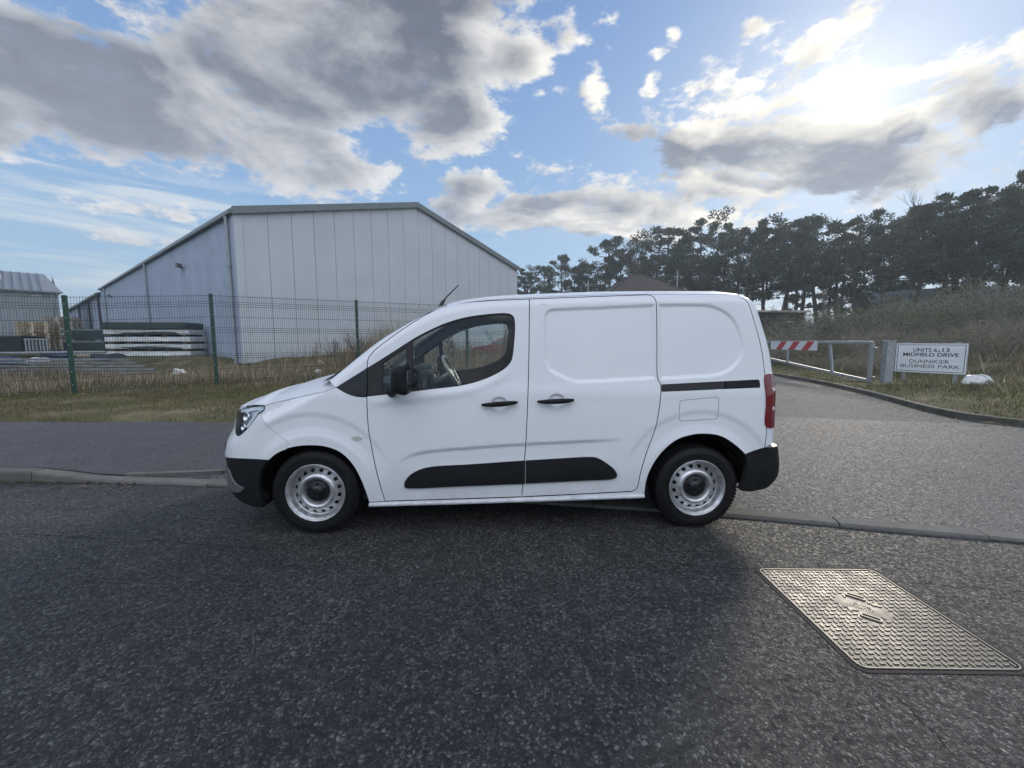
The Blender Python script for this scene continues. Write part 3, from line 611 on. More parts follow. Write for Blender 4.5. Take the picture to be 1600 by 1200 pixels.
def surf(u,z,off=0.0,bumper=False,flat=False):
    """point of the shell, near side (y negative)"""
    u=np.asarray(u,float).ravel(); z=np.asarray(z,float).ravel(); x,y=plan(u,z,bumper)
    x2,y2=plan(u+1e-3,z,bumper); x1,y1=plan(u-1e-3,z,bumper); tx,ty=x2-x1,y2-y1; L=np.maximum(np.hypot(tx,ty),1e-9)
    nx,ny=-ty/L,tx/L
    flip=ny<-.05; nx=np.where(flip,nx,nx)
    o=np.full(len(u),float(off)) if np.isscalar(off) else np.asarray(off,float).copy()
    if not bumper:
        d=pdist(u,z,TOPS,False); zt=np.interp(u,[p[0] for p in TOPS],[p[1] for p in TOPS]); d=np.where(z>zt,0,d)
        q=np.clip((RTOP-d)/RTOP,0,.94); o=o-RTOP*(1-np.sqrt(1-q*q))
    if not flat: o=o+relief(u,z)*sst(U0-.1,U0+.05,u)
    return np.stack([x+nx*o,-(y+ny*o),z],1)
def surf_n(u,z,**k):
    e=2e-3; a=surf(u+e,z,**k)-surf(u-e,z,**k); b=surf(u,z+e,**k)-surf(u,z-e,**k)
    n=np.cross(a,b); n/=np.maximum(np.linalg.norm(n,axis=1,keepdims=True),1e-12); return n
def inset(poly,g):
    """move a closed outline inwards by g"""
    P=np.array(poly,float); n=len(P); ar=.5*np.sum(P[:,0]*np.roll(P[:,1],-1)-np.roll(P[:,0],-1)*P[:,1]); sg=1 if ar>0 else -1
    out=[]
    for i in range(n):
        a=P[i]-P[i-1]; b=P[(i+1)%n]-P[i]; la,lb=np.hypot(*a),np.hypot(*b)
        if la<1e-9 or lb<1e-9: out.append(tuple(P[i])); continue
        na=np.array([-a[1],a[0]])/la*sg; nb=np.array([-b[1],b[0]])/lb*sg; m=na+nb; q=max(m@m/2,.5)
        out.append(tuple(P[i]+m/q*g))
    return out
def panel(poly,step=.02,gap=.0030,depth=.022,holes=(),hole_depth=.02,off=0.0,bumper=False,flat=False,fine=None,mirror=False,mi=0,both=False,doff=0.0):
    """a pressed sheet covering outline poly (u, z) with folded edges; returns V, F, N, material index"""
    loops=[inset(poly,gap)]+[list(h) for h in holes]
    lo=np.min(loops[0],0); hi=np.max(loops[0],0)
    gx,gz=np.meshgrid(np.arange(lo[0],hi[0],step),np.arange(lo[1],hi[1],step)); gx=gx+((np.arange(gx.shape[0])%2)*step/2)[:,None]
    gx,gz=gx.ravel(),gz.ravel()
    if fine is not None:
        for (fx0,fz0,fx1,fz1,fs) in fine:
            a,b=np.meshgrid(np.arange(fx0,fx1,fs),np.arange(fz0,fz1,fs)); gx=np.concatenate([gx,a.ravel()+fs*.31]); gz=np.concatenate([gz,b.ravel()+fs*.17])
    def keep(m):
        k=pdist(gx,gz,loops[0])<-m
        for h in loops[1:]: k&=pdist(gx,gz,h)>m
        return k
    k=keep(min(step,.012)*.5); gx,gz=gx[k],gz[k]
    vs=[];es=[]; spans=[]
    for L in loops:
        b=len(vs); vs+=[Vector((float(p[0]),float(p[1]))) for p in L]; es+=[(b+i,b+(i+1)%len(L)) for i in range(len(L))]; spans.append((b,len(L)))
    nb=len(vs); vs+=[Vector((float(a),float(b))) for a,b in zip(gx,gz)]
    V2,_,F2,ov,_,_=geometry.delaunay_2d_cdt(vs,es,[],0,1e-6)
    V2=np.array([tuple(v) for v in V2]); F2=np.array([f for f in F2 if len(f)==3])
    cen=V2[F2].mean(1); k=pdist(cen[:,0],cen[:,1],loops[0])<0
    for h in loops[1:]: k&=pdist(cen[:,0],cen[:,1],h)>0
    F2=F2[k]
    a=V2[F2]; cr=(a[:,1,0]-a[:,0,0])*(a[:,2,1]-a[:,0,1])-(a[:,1,1]-a[:,0,1])*(a[:,2,0]-a[:,0,0])
    F2=np.where((cr<0)[:,None],F2[:,::-1],F2); F2=F2[np.abs(cr)>1e-10]
    kw=dict(off=off,bumper=bumper,flat=flat)
    P=surf(V2[:,0],V2[:,1],**kw); N=surf_n(V2[:,0],V2[:,1],**kw)
    F=[tuple(f) for f in F2]; Vs=[P]; Ns=[N]; base=len(P)
    for li,L in enumerate(loops):
        d=depth if li==0 else hole_depth
        if d<=0: continue
        L=np.array(L); A=surf(L[:,0],L[:,1],**kw); n=surf_n(L[:,0],L[:,1],**kw); B=A-n*d
        t=np.roll(A,-1,0)-np.roll(A,1,0); fn=np.cross(t,n); fn/=np.maximum(np.linalg.norm(fn,axis=1,keepdims=True),1e-9)
        mid=np.mean(A,0); s=np.sign(np.sum((A-mid)*fn)) or 1
        if li: s=-s
        fn=fn*s
        Vs+=[A,B]; Ns+=[(fn*.8+n*.6),fn]; m=len(L)
        for i in range(m):
            j=(i+1)%m; q=(base+i,base+j,base+m+j,base+m+i)
            F.append(q if s>0 else q[::-1])
        base+=2*m
    nfl=len(F)-len(F2)
    Vs=np.concatenate(Vs); Ns=np.concatenate(Ns); Ns/=np.maximum(np.linalg.norm(Ns,axis=1,keepdims=True),1e-9)
    if mirror:
        Vs=Vs*[1,-1,1]; Ns=Ns*[1,-1,1]; F=[f[::-1] for f in F]
    return Vs,F,Ns,[mi]*(len(F)-nfl)+[mi+1]*nfl
def fix(Vs,F,Ns):
    """wind every face to agree with its normals"""
    out=[]
    for f in F:
        a,b,c=Vs[f[0]],Vs[f[1]],Vs[f[2]]; n=np.cross(b-a,c-a)
        out.append(f if n@(Ns[f[0]]+Ns[f[1]]+Ns[f[2]])>=0 else f[::-1])
    return out
def link_panels(name,parts,mats,parent):
    V=[];F=[];N=[];M=[]; b=0
    for v,f,n,m in parts:
        f=fix(v,f,n); V.append(v); N.append(n); F+=[tuple(int(i)+b for i in q) for q in f]; M+=m; b+=len(v)
    V=np.concatenate(V); N=np.concatenate(N)
    me=bpy.data.meshes.new(name); me.from_pydata(V.tolist(),[],F); me.polygons.foreach_set('material_index',M)
    me.polygons.foreach_set('use_smooth',[True]*len(F)); me.update(); mats=[mats[0],SEAL_SHADE] if max(M)>0 and mats[0] is PAINT else [mats[0],mats[0]] if max(M)>0 else mats; me.normals_split_custom_set_from_vertices([tuple(n) for n in N])  # folded edges of painted panels coloured dark to hold the seam shade
    return link(name,me,mats,parent)
def sheet(grid,flip=False):
    """smooth surface through a grid of points"""
    G=np.asarray(grid,float); a,b,_=G.shape; V=G.reshape(-1,3)
    F=[(i*b+j,i*b+j+1,(i+1)*b+j+1,(i+1)*b+j) for i in range(a-1) for j in range(b-1)]
    du=np.gradient(G,axis=0); dv=np.gradient(G,axis=1); n=np.cross(du,dv); n/=np.maximum(np.linalg.norm(n,axis=2,keepdims=True),1e-12); n=n.reshape(-1,3)
    if flip: n=-n
    return V,F,n,[0]*len(F)

# ---- van materials
def mat_paint():
    m,k,b=material("white_paint"); tc=k.new('ShaderNodeTexCoord'); P=tc.outputs['Object']
    f=k.noise(P,2.3,5,.6); z=k.sep(P)[2]
    dirt=k.m('MULTIPLY',k.mr(z,.62,.22,0,1),k.mr(k.noise(P,5,6,.7),.35,.7,0,1)); dirt=k.m('MULTIPLY',dirt,.32)
    col=k.mix(k.mr(f,.35,.7),(.80,.81,.82),(.77,.785,.80))
    k.put(b.inputs['Base Color'],k.mix(dirt,col,(.30,.28,.25)))
    k.put(b.inputs['Roughness'],k.mr(k.noise(P,3.0,5,.65),.3,.7,.30,.42)); b.inputs['Coat Weight'].default_value=.55; b.inputs['Coat Roughness'].default_value=.06
    bn=k.new('ShaderNodeBump'); bn.inputs['Strength'].default_value=.035; bn.inputs['Distance'].default_value=.01
    k.put(bn.inputs['Height'],k.noise(P,9,2)); k.l.new(bn.outputs[0],b.inputs['Normal']); k.l.new(bn.outputs[0],b.inputs['Coat Normal'])
    return m
PAINT=mat_paint()
BLACKP=simple("black_textured_plastic",(.010,.0105,.012),.55,var=.12,bump=.12,bscale=420,spec=.22)
BLACKG=simple("black_trim",(.010,.010,.012),.28)
SEAL_SHADE=simple("rubber_seal_and_gap_shade",(.012,.012,.012),.6)
GREYP=simple("grey_plastic",(.16,.165,.17),.42)
SILL=simple("scuffed_sill_paint",(.62,.63,.65),.3,var=.2,scale=12,coat=.3)
INNER=simple("dark_cabin_plastic",(.022,.023,.026),.6,var=.15)
CLOTH=simple("charcoal_seat_cloth",(.03,.031,.035),.9,var=.2,scale=30,bump=.2,bscale=300)
STEEL=simple("silver_wheel_paint",(.60,.60,.61),.33,metal=.75,var=.22,scale=26)
BARE=simple("bright_metal",(.75,.75,.74),.18,metal=1.0)
DARKM=simple("dark_metal",(.05,.05,.05),.6,metal=.5)
GLASS=glass("clear_window",(.90,.95,.94)); WGLASS=glass("windscreen_glass",(.84,.92,.90))
LENS=glass("headlamp_lens",(.93,.95,.97),1.3)
REDL=simple("red_lamp_lens",(.16,.005,.010),.10,coat=1.0); 
def mat_tyre():
    m,k,b=material("tyre_rubber"); tc=k.new('ShaderNodeTexCoord'); f=k.noise(tc.outputs['Object'],22,6,.7)
    b.inputs['Specular IOR Level'].default_value=.3; k.put(b.inputs['Base Color'],k.mix(k.mr(f,.45,.8),(.004,.004,.0045),(.011,.0105,.010))); b.inputs['Roughness'].default_value=.62; return m
TYRE=mat_tyre()

VX,VY,VPSI=-1.4424,3.7704,R(2.1)
van=empty('panel_van',(VX,VY,0),VPSI)
tag(van,'white panel van with silver steel wheels parked along the road','van')
# ---- outlines (u, z)
top_in=[]
_tp=np.array(TOPS); 
for i in range(len(_tp)):
    a=_tp[max(i-1,0)]; b=_tp[min(i+1,len(_tp)-1)]; t=(b-a)/np.hypot(*(b-a)); top_in.append((_tp[i][0]+t[1]*.0085,_tp[i][1]-t[0]*.0085))
def top_line(x0,x1,step=.03):
    xs=np.linspace(x0,x1,max(2,int(abs(x1-x0)/step)+1)); return [(float(x),float(np.interp(x,[p[0] for p in top_in],[p[1] for p in top_in]))) for x in xs]
ARCHF=smooth_line([(-.296,.570),(-.240,.615),(-.172,.645),(-.108,.661),(-.03,.669),(.05,.667),(.104,.659),(.189,.627),(.251,.575),(.301,.503),(.34,.411),(.368,.319),(.384,.245)],.02)
ARCHR=smooth_line([(2.382,.262),(2.390,.389),(2.431,.502),(2.50,.603),(2.596,.683),(2.704,.720),(2.812,.727),(2.93,.707),(3.038,.640),(3.118,.571)],.02)
DFL=smooth_line([(.395,1.009),(.398,.86),(.411,.709),(.443,.509),(.498,.250)],.03)
BS=smooth_line([(1.540,1.698),(1.530,1.214),(1.509,.684),(1.498,.512),(1.480,.270)],.03)
DUP=smooth_line([(.395,1.255),(.405,1.28),(.438,1.325),(.51,1.385),(.60,1.452),(.688,1.514),(.78,1.574),(.868,1.618),(.94,1.645),(1.017,1.662),(1.216,1.683),(1.540,1.698)],.025)
TRIM=smooth_line([(.395,1.209),(.467,1.254),(.585,1.329),(.734,1.424),(.882,1.499),(.96,1.530),(1.034,1.553),(1.125,1.573),(1.216,1.585),(1.30,1.593),(1.365,1.595),(1.405,1.588),(1.428,1.566),(1.436,1.515),(1.434,1.44),(1.427,1.364),(1.420,1.30),(1.405,1.25),(1.375,1.213),(1.334,1.183),(1.26,1.145),(1.184,1.116),(1.11,1.095),(1.034,1.080),(.839,1.058),(.692,1.040),(.5,1.020),(.395,1.009)],.02)
TRIMF=[(.395,1.009)]+smooth_line([(.395,1.009),(.335,1.010),(.279,1.024),(.225,1.050),(.182,1.076)],.02)[1:]+smooth_line([(.182,1.076),(.24,1.113),(.303,1.151),(.395,1.209)],.03)[1:]
SLR=smooth_line([(2.405,1.733),(2.440,1.724),(2.458,1.695),(2.462,1.655),(2.460,1.40),(2.457,1.150),(2.462,1.120),(2.476,1.098),(2.480,1.04),(2.474,.968),(2.460,.860),(2.440,.755),(2.395,.625),(2.357,.50),(2.340,.42),(2.332,.36),(2.318,.318),(2.285,.301)],.02)
BSEAM=smooth_line([(.173,1.073),(.102,1.047),(-.045,1.014),(-.189,.982),(-.336,.946)],.03)
BUMPE=smooth_line([(-.336,.946),(-.340,.866),(-.281,.790),(-.154,.685),(-.172,.645)][:4],.03)
NOSET=smooth_line([(-.336,.946),(-.433,.950),(-.55,.938),(-.653,.920),(-.85,.896),(-1.1,.875),(-1.45,.862)],.03)
HEAD=smooth_line([(-.342,.938),(-.400,.942),(-.447,.941),(-.54,.930),(-.645,.912),(-.625,.83),(-.596,.765),(-.570,.738),(-.526,.731),(-.467,.768),(-.408,.828),(-.362,.888)],.02,True)
BLOW=smooth_line([(-.296,.570),(-.379,.575),(-.472,.576),(-.601,.565),(-.702,.552),(-.9,.55),(-1.45,.55)],.03)
REARS=[(3.098,1.734)]+smooth_line([(3.110,1.722),(3.148,1.680),(3.19,1.549),(3.235,1.363),(3.255,1.210),(3.262,.963),(3.272,.748),(3.266,.617)],.03)
BTOP=smooth_line([(3.118,.571),(3.19,.594),(3.266,.617)],.03)
ru_c=4.24
def rev(l): return list(l)[::-1]
def cat(*ls):
    o=[]
    for l in ls:
        for p in l:
            if not o or math.hypot(o[-1][0]-p[0],o[-1][1]-p[1])>1e-4: o.append((float(p[0]),float(p[1])))
    if math.hypot(o[-1][0]-o[0][0],o[-1][1]-o[0][1])<1e-4: o.pop()
    return o
wing=cat(rev(DFL),[(.395,1.009)],TRIMF,BSEAM,BUMPE,[(-.172,.645)],ARCHF[ARCHF.index(min(ARCHF,key=lambda p:math.hypot(p[0]+.172,p[1]-.645))):],[(.384,.245),(.43,.247),(.498,.250)])
bumper_w=cat(rev(NOSET),rev([(-.336,.946)]),BUMPE,[(-.172,.645)],rev(ARCHF[:ARCHF.index(min(ARCHF,key=lambda p:math.hypot(p[0]+.172,p[1]-.645)))+1]),BLOW)
# windscreen pillar and cant rail: between the door top and the roof, back to the D pillar; then the rear quarter
pillar=cat([(.106,1.120)],[(.173,1.073),(.182,1.076)],rev(TRIMF[:0]),smooth_line([(.182,1.076),(.24,1.113),(.303,1.151),(.395,1.209)],.03),[(.395,1.255)],DUP,
          [(1.543,1.698)],smooth_line([(1.543,1.698),(1.9,1.713),(2.405,1.733)],.04),SLR,[(2.285,.301)],smooth_line([(2.285,.301),(1.48,.270),(.498,.250),(.384,.245)],.08),[(.384,.222),(1.0,.238),(2.382,.262)],ARCHR,BTOP,rev(REARS),rev(top_line(.135,3.08)))
door_f=cat(DFL,[(.498,.252),(1.0,.262),(1.480,.272)],rev(BS),rev(DUP),[(.395,1.255),(.395,1.209)],[(.395,1.1)])
door_s=cat(BS,[(1.48,.272),(1.9,.287),(2.285,.303)],rev(SLR),rev(smooth_line([(1.540,1.698),(1.9,1.713),(2.405,1.733)],.04)))
fr=[(.38,.30,2.46,.70,.012),(1.24,.89,1.40,1.02,.008),(1.65,.91,1.81,1.04,.008)]
press_fine=[(1.60,1.06,2.46,1.30,.011),(1.60,1.30,1.72,1.64,.011),(1.60,1.58,2.46,1.69,.011)]
quarter_fine=[(2.46,1.08,3.14,1.30,.011),(3.0,1.2,3.14,1.64,.011),(2.46,1.55,3.1,1.69,.011),(2.46,.55,3.12,.95,.013)]
TR_HOLE=cat(inset(TRIM,.0005))
body_parts=[]
FLAP=[]
for (cx,cz,a0) in ((2.885,.855,-90),(2.885,.972,0),(2.640,.950,90),(2.640,.842,180)):
    for q in range(0,91,22): FLAP.append((cx+.02*math.cos(R(a0+q)),cz+.02*math.sin(R(a0+q))))
RAIL=[(2.484,1.033),(2.484,1.086),(2.957,1.107),(3.205,1.118),(3.216,1.110),(3.220,1.070),(3.214,1.058),(2.957,1.050)]
for mir in (False,True):
    body_parts.append(panel(pillar,.02,depth=.03,holes=[inset(FLAP,-.003),RAIL],hole_depth=.015,fine=quarter_fine+[(.1,1.05,1.5,1.75,.014),(1.4,1.66,3.2,1.76,.014)],mirror=mir))
link_panels('body_side',body_parts,[PAINT],van)
wing_parts=[panel(wing,.018,depth=.03,fine=[(-.3,.55,.45,.95,.013)],mirror=m_) for m_ in (False,True)]
for w_ in wing_parts: link_panels('front_wing',[w_],[PAINT],van)
# front bumper: painted upper part round the whole nose, black lower part
bw=[panel(bumper_w,.022,depth=.03,gap=-.0012,mirror=m_,holes=[inset(HEAD,-.004)],hole_depth=.03) for m_ in (False,True)]
fb=link_panels('front_bumper',bw,[PAINT],van)
low=cat(rev(BLOW),[(-.296,.570)],smooth_line([(-.296,.570),(-.345,.50),(-.372,.42),(-.385,.33),(-.375,.205)],.03),smooth_line([(-.375,.205),(-.483,.212),(-.574,.235),(-.69,.272),(-.9,.25),(-1.45,.25)],.03))
lb=link_panels('lower_bumper',[panel(low,.022,depth=.05,mirror=m_,off=-.004) for m_ in (False,True)],[BLACKP],fb)
skid=smooth_line([(-.655,.470),(-.601,.410),(-.542,.372),(-.485,.356),(-.518,.322),(-.599,.306),(-.672,.318),(-.74,.375),(-.74,.45)],.02,True)
for m_ in (False,True): link_panels('fog_lamp_surround',[panel(skid,.02,depth=.015,mirror=m_,off=.006)],[simple('satin_grey_plastic',(.10,.103,.108),.5)],fb)
grille=cat([(-.72,.60),(-.72,.66),(-.85,.70),(-1.45,.72)],[(-1.45,.58)],[(-.9,.585)])
link_panels('grille',[panel(grille,.03,depth=.01,mirror=m_,off=.004) for m_ in (False,True)],[BLACKG],fb)
# headlights
hl_in=inset(HEAD,.004)
def mat_lamp():
    m,k,b=material("headlamp_reflector"); tc=k.new('ShaderNodeTexCoord'); P=tc.outputs['Object']
    f=k.noise(P,14,3,.6,dist=1.5); k.put(b.inputs['Base Color'],k.ramp(f,[(.30,(.12,.14,.16)),(.45,(.42,.47,.52)),(.58,(.82,.88,.93))]))
    b.inputs['Metallic'].default_value=.6; b.inputs['Roughness'].default_value=.16; return m
LAMP=mat_lamp()
DRL=simple("daylight_lamp_strip",(.80,.88,.93),.15,coat=1)
for m_ in (False,True):
    hb=link_panels('headlight',[panel(HEAD,.02,gap=.001,depth=.01,off=-.045,mirror=m_)],[LAMP],van)
    wall_=[]
    A=np.array(HEAD); o1=surf(A[:,0],A[:,1],off=-.002); o2=surf(A[:,0],A[:,1],off=-.05); s_=(-1 if m_ else 1)
    G=np.stack([o1,o2])*[1,s_,1]; G=np.concatenate([G,G[:,:1]],1); link_panels('lamp_housing',[sheet(G,flip=m_)],[BLACKG],hb)
    link_panels('lens',[panel(HEAD,.02,gap=.003,depth=.0,off=.001,mirror=m_)],[LENS],hb)
    drl=smooth_line([(-.365,.925),(-.44,.928),(-.56,.915),(-.625,.90),(-.612,.885),(-.55,.893),(-.45,.905),(-.405,.90),(-.42,.87),(-.47,.812),(-.49,.79),(-.475,.785),(-.40,.86)],.02,True)
    link_panels('daylight_strip',[panel(drl,.015,gap=.0005,depth=.012,off=-.022,mirror=m_)],[DRL],hb)
    mb=MB(); 
    for (uu,zz,rr) in ((-.50,.86,.034),(-.535,.785,.028)):
        p=surf([uu],[zz],off=-.028)[0]*[1,s_,1]; n=surf_n(np.array([uu]),np.array([zz]))[0]*[1,s_,1]; M=Matrix.Translation(p)@Vector(n).to_track_quat('Z','Y').to_matrix().to_4x4()
        mb.lathe([(rr,-.01),(rr,.004),(rr*.86,.006),(rr*.8,-.004),(rr*.45,-.014),(.002,-.010)],28,'z',0,True,M)
    mb.build('projector',[BARE],hb)
# doors
def clad(poly,m_,par,name='door_moulding'):
    P=panel(poly,.02,gap=.001,depth=.03,off=.016,mirror=m_,fine=None)
    # outer face is set proud; soften towards the edge
    return link_panels(name,[P],[BLACKP],par)
CLF=smooth_line([(1.503,.376),(1.0,.361),(.70,.351),(.655,.353),(.640,.368),(.645,.400),(.681,.446),(.75,.486),(.831,.506),(1.1,.521),(1.505,.546)],.03)+[(1.505,.546)]
CLS=smooth_line([(1.509,.546),(1.75,.558),(1.96,.567),(2.02,.562),(2.08,.530),(2.15,.474),(2.170,.440),(2.165,.415),(2.140,.404),(1.9,.393),(1.508,.377)],.03)+[(1.508,.377)]
def handle(x0,x1,z0,z1,par,s_):
    mb=MB(); n=13; pts=[]; rs=[]
    for i in range(n):
        t=i/(n-1); x=x0+(x1-x0)*t; z=z0+(z1-z0)*t; q=math.sin(math.pi*t)**.5
        y=-float(wside(x,z))-.012-.030*q; pts.append((x,y,z)); rs.append(.0185*max(.02,math.sin(math.pi*(.04+.92*t)))**.4)
    mb.tube([(p[0],p[1]*1,p[2]) for p in pts],[r*1.0 for r in rs],12)
    mb.v=[(v[0],(v[1])*s_,v[2]) for v in mb.v]
    if s_<0: mb.f=[f[::-1] for f in mb.f]
    return mb.build('door_handle',[BLACKP],par)
MAIN=[p for p in inset(TRIM,.009)]; MAIN=[p for p in MAIN if p[0]>.705]
i0=min(range(len(MAIN)),key=lambda i:0)
MAIN_G=cat([p for p in MAIN]); 
QG=smooth_line([(.500,1.240),(.56,1.284),(.665,1.352)],.03)+[(.668,1.05),(.500,1.036)]
for m_ in (False,True):
    s_=-1 if m_ else 1
    df=link_panels('front_door',[panel(door_f,.02,holes=[TR_HOLE],hole_depth=.012,fine=fr,mirror=m_)],[PAINT],van)
    link_panels('window_frame',[panel(inset(TRIM,-.0),.02,gap=.002,depth=.035,off=-.004,flat=True,mirror=m_,holes=[MAIN_G,QG],hole_depth=.03)],[SEAL_SHADE],df)
    link_panels('window',[panel(inset(MAIN_G,-.004),.03,gap=0,depth=0,off=-.016,flat=True,mirror=m_)],[GLASS],df)
    link_panels('quarter_window',[panel(inset(QG,-.004),.03,gap=0,depth=0,off=-.016,flat=True,mirror=m_)],[GLASS],df)
    clad(CLF,m_,df)
    handle(1.198,1.446,.950,.967,df,s_)
    up_=cat(rev(DUP),[(.395,1.255),(.395,1.20)],[(.395,.98),(1.50,.98)],[(1.54,1.698)])
    link_panels('frame_lining',[panel(up_,.04,gap=0,depth=0,off=-.05,flat=True,mirror=m_,holes=[inset(TRIM,-.004)],hole_depth=0)],[INNER],df)
    # inner skin of the door
    inner=cat(smooth_line([(.44,.995),(.5,1.008),(.692,1.028),(.839,1.046),(1.034,1.068),(1.184,1.104),(1.334,1.171),(1.40,1.235)],.04),[(1.46,1.25),(1.46,.45),(.44,.45)])
    link_panels('door_card',[panel(inner,.06,gap=0,depth=.0,off=-.075,flat=True,mirror=m_)],[INNER],df)
    link_panels('corner_trim',[panel(cat(TRIMF[:-1],smooth_line([(.182,1.076),(.24,1.113),(.303,1.151),(.395,1.209)],.03)),.02,gap=.002,depth=.02,off=-.003,flat=True,mirror=m_)],[BLACKG],van)
    ds=link_panels('sliding_door',[panel(door_s,.02,fine=fr+press_fine,mirror=m_)],[PAINT],van)
    clad(CLS,m_,ds); handle(1.592,1.846,.970,.981,ds,s_)
    link_panels('door_rail',[panel(RAIL,.02,gap=.002,depth=.0,off=-.012,mirror=m_),],[BLACKG],van)
    link_panels('rail_cover',[panel([(2.96,1.058),(2.96,1.104),(3.203,1.114),(3.213,1.107),(3.216,1.072),(3.21,1.062)],.02,gap=.001,depth=.01,off=-.002,mirror=m_)],[BLACKP],van)
    # wing repeater
    p=surf([.318],[.717])[0]; mb=MB(); vs=[]
    el_=[(p[0]+.036*math.cos(a),p[2]+.015*math.sin(a)) for a in np.linspace(0,2*math.pi,20,endpoint=False)]
    link_panels('repeater_lamp',[panel(el_,.008,gap=0,depth=.01,off=.006,mirror=m_)],[simple('repeater_lens',(.55,.55,.52),.12,coat=1) if not m_ else bpy.data.materials['repeater_lens']],van)
    el2=[(p[0]+.018*math.cos(a),p[2]+.006*math.sin(a)) for a in np.linspace(0,2*math.pi,14,endpoint=False)]
    # tail light wraps the corner
    TL=smooth_line([(3.264,.775),(3.259,.963),(3.256,1.150),(3.285,1.158),(3.35,1.160),(3.40,1.12),(3.43,1.0),(3.43,.85),(3.40,.775),(3.33,.762)],.02,True)
    tl=link_panels('tail_light',[panel(TL,.02,gap=.001,depth=.03,off=.009,mirror=m_)],[REDL],van)
    for zz in (1.045,.905):
        link_panels('clear_lens',[panel([(3.315,zz-.016),(3.315,zz+.016),(3.41,zz+.016),(3.41,zz-.016)],.01,gap=0,depth=.006,off=.0125,mirror=m_)],[simple('clear_lamp_lens',(.75,.6,.6),.1,coat=1)],tl)
link_panels('fuel_flap',[panel(FLAP,.012,gap=.0,depth=.012)],[PAINT],van)
# rear doors
rear=cat(rev(REARS[::-1]),[(3.266,.617)],[(3.40,.617),(ru_c,.617)],[(ru_c,1.738),(3.6,1.738),(3.3,1.738)])
rear=cat([(3.098,1.738)],REARS,[(3.45,.617),(3.8,.617),(ru_c,.617)],[(ru_c,1.738),(3.8,1.738),(3.4,1.738)])
for m_ in (False,True):
    rd=link_panels('rear_door',[panel(rear,.025,mirror=m_)],[PAINT],van)
# rear bumper
rb=cat(smooth_line([(3.118,.571),(3.19,.594),(3.266,.617)],.03),[(3.30,.622),(3.5,.622),(3.9,.622),(ru_c+.02,.622)],[(ru_c+.02,.27),(3.7,.275),(3.5,.29)],smooth_line([(3.40,.306),(3.305,.300),(3.157,.285),(3.095,.300)],.03),smooth_line([(3.095,.300),(3.118,.36),(3.135,.45),(3.134,.52),(3.118,.571)],.03))
rbo=link_panels('rear_bumper',[panel(rb,.02,gap=.001,depth=.04,off=.004,bumper=True,mirror=m_) for m_ in (False,True)],[BLACKP],van)
G=[]
us=np.linspace(3.266,ru_c,30)
for o_ in (.004,-.03,-.07):
    P_=surf(us,np.full(30,.6215),off=o_,bumper=True); G.append(np.concatenate([P_,(P_*[1,-1,1])[::-1]]))
link_panels('bumper_step',[sheet(G,flip=False)],[GREYP],rbo)
# ---- surfaces across the van: bonnet, windscreen, roof
def across(E,crown,bulge,p=2.6,pb=2.0,n=41):
    G=[]
    for i,(x,y,z) in enumerate(E):
        row=[]
        for t in np.linspace(-1,1,n):
            tt=math.sin(t*math.pi/2) if False else t
            a=1-abs(tt)**(p[i] if hasattr(p,'__len__') else p); b=1-abs(tt)**pb; sc=min(1,abs(y)/.45)
            row.append((x-bulge[i]*b*sc,y*-1*-tt if False else -abs(y)*-tt if False else abs(y)*tt,z+crown[i]*a*sc))
        G.append(row)
    return np.array(G)
E_b=np.array(cat([(.173,1.073)],BSEAM,NOSET)); Pb=surf(E_b[:,0],E_b[:,1],off=-.001)
cr=np.interp(E_b[:,0],[-1.45,-.7,-.336,-.1,.17],[.0,.05,.075,.080,.070]); bu=np.interp(E_b[:,0],[-1.45,-.6,-.336,.0,.173],[0,0,.06,.16,.22])
Pb[:,2]-=0.0
bon=link_panels('bonnet',[sheet(across(Pb,cr,bu,p=3.2),flip=True)],[PAINT],van)
# strip joining bonnet seam to the pillar foot and the black scuttle
E_t=np.array([(.107,1.118)]+top_line(.135,3.10,.035)); PT=surf(E_t[:,0],E_t[:,1])
tail=np.array([(u_,1.742) for u_ in np.linspace(3.14,ru_c,16)]); PTL=surf(tail[:,0],tail[:,1]); PTL[:,2]=1.742
ET=np.concatenate([PT,PTL]); xs=ET[:,0]
crt=np.interp(xs,[.1,.5,.985,1.3,3.0,3.2],[.03,.035,.045,.050,.050,.02]); but=np.interp(xs,[.1,.5,.985,1.5,1.8],[.06,.05,.04,.01,0])
pp=np.interp(xs,[.1,.9,1.2,3.2],[4,5,7,7])
GT=across(ET,crt,but,p=list(pp),n=61)
isp=int(np.argmin(np.abs(xs-.93)))
link_panels('roof',[sheet(GT[isp:],flip=True)],[PAINT],van)
hl=GT[isp:].copy(); hl[:,:,2]-=.045; hl[:,:,1]*=.985; link_panels('headlining',[sheet(hl[(hl[:,30,0]<1.66)],flip=True)],[simple('headlining_grey',(.16,.16,.16),.9)],van)
link_panels('windscreen',[sheet(GT[:isp+1],flip=True)],[WGLASS],van)
G2=GT[[0]]; sc_=[]
for k_,(dx,dz) in enumerate(((.0,.004),(-.03,-.006),(-.06,-.02))): g=G2[0].copy(); g[:,0]+=dx; g[:,2]+=dz; g[:,1]*=(1-.02*k_); sc_.append(g)
link_panels('scuttle',[sheet(np.array(sc_),flip=False)],[BLACKP],van)
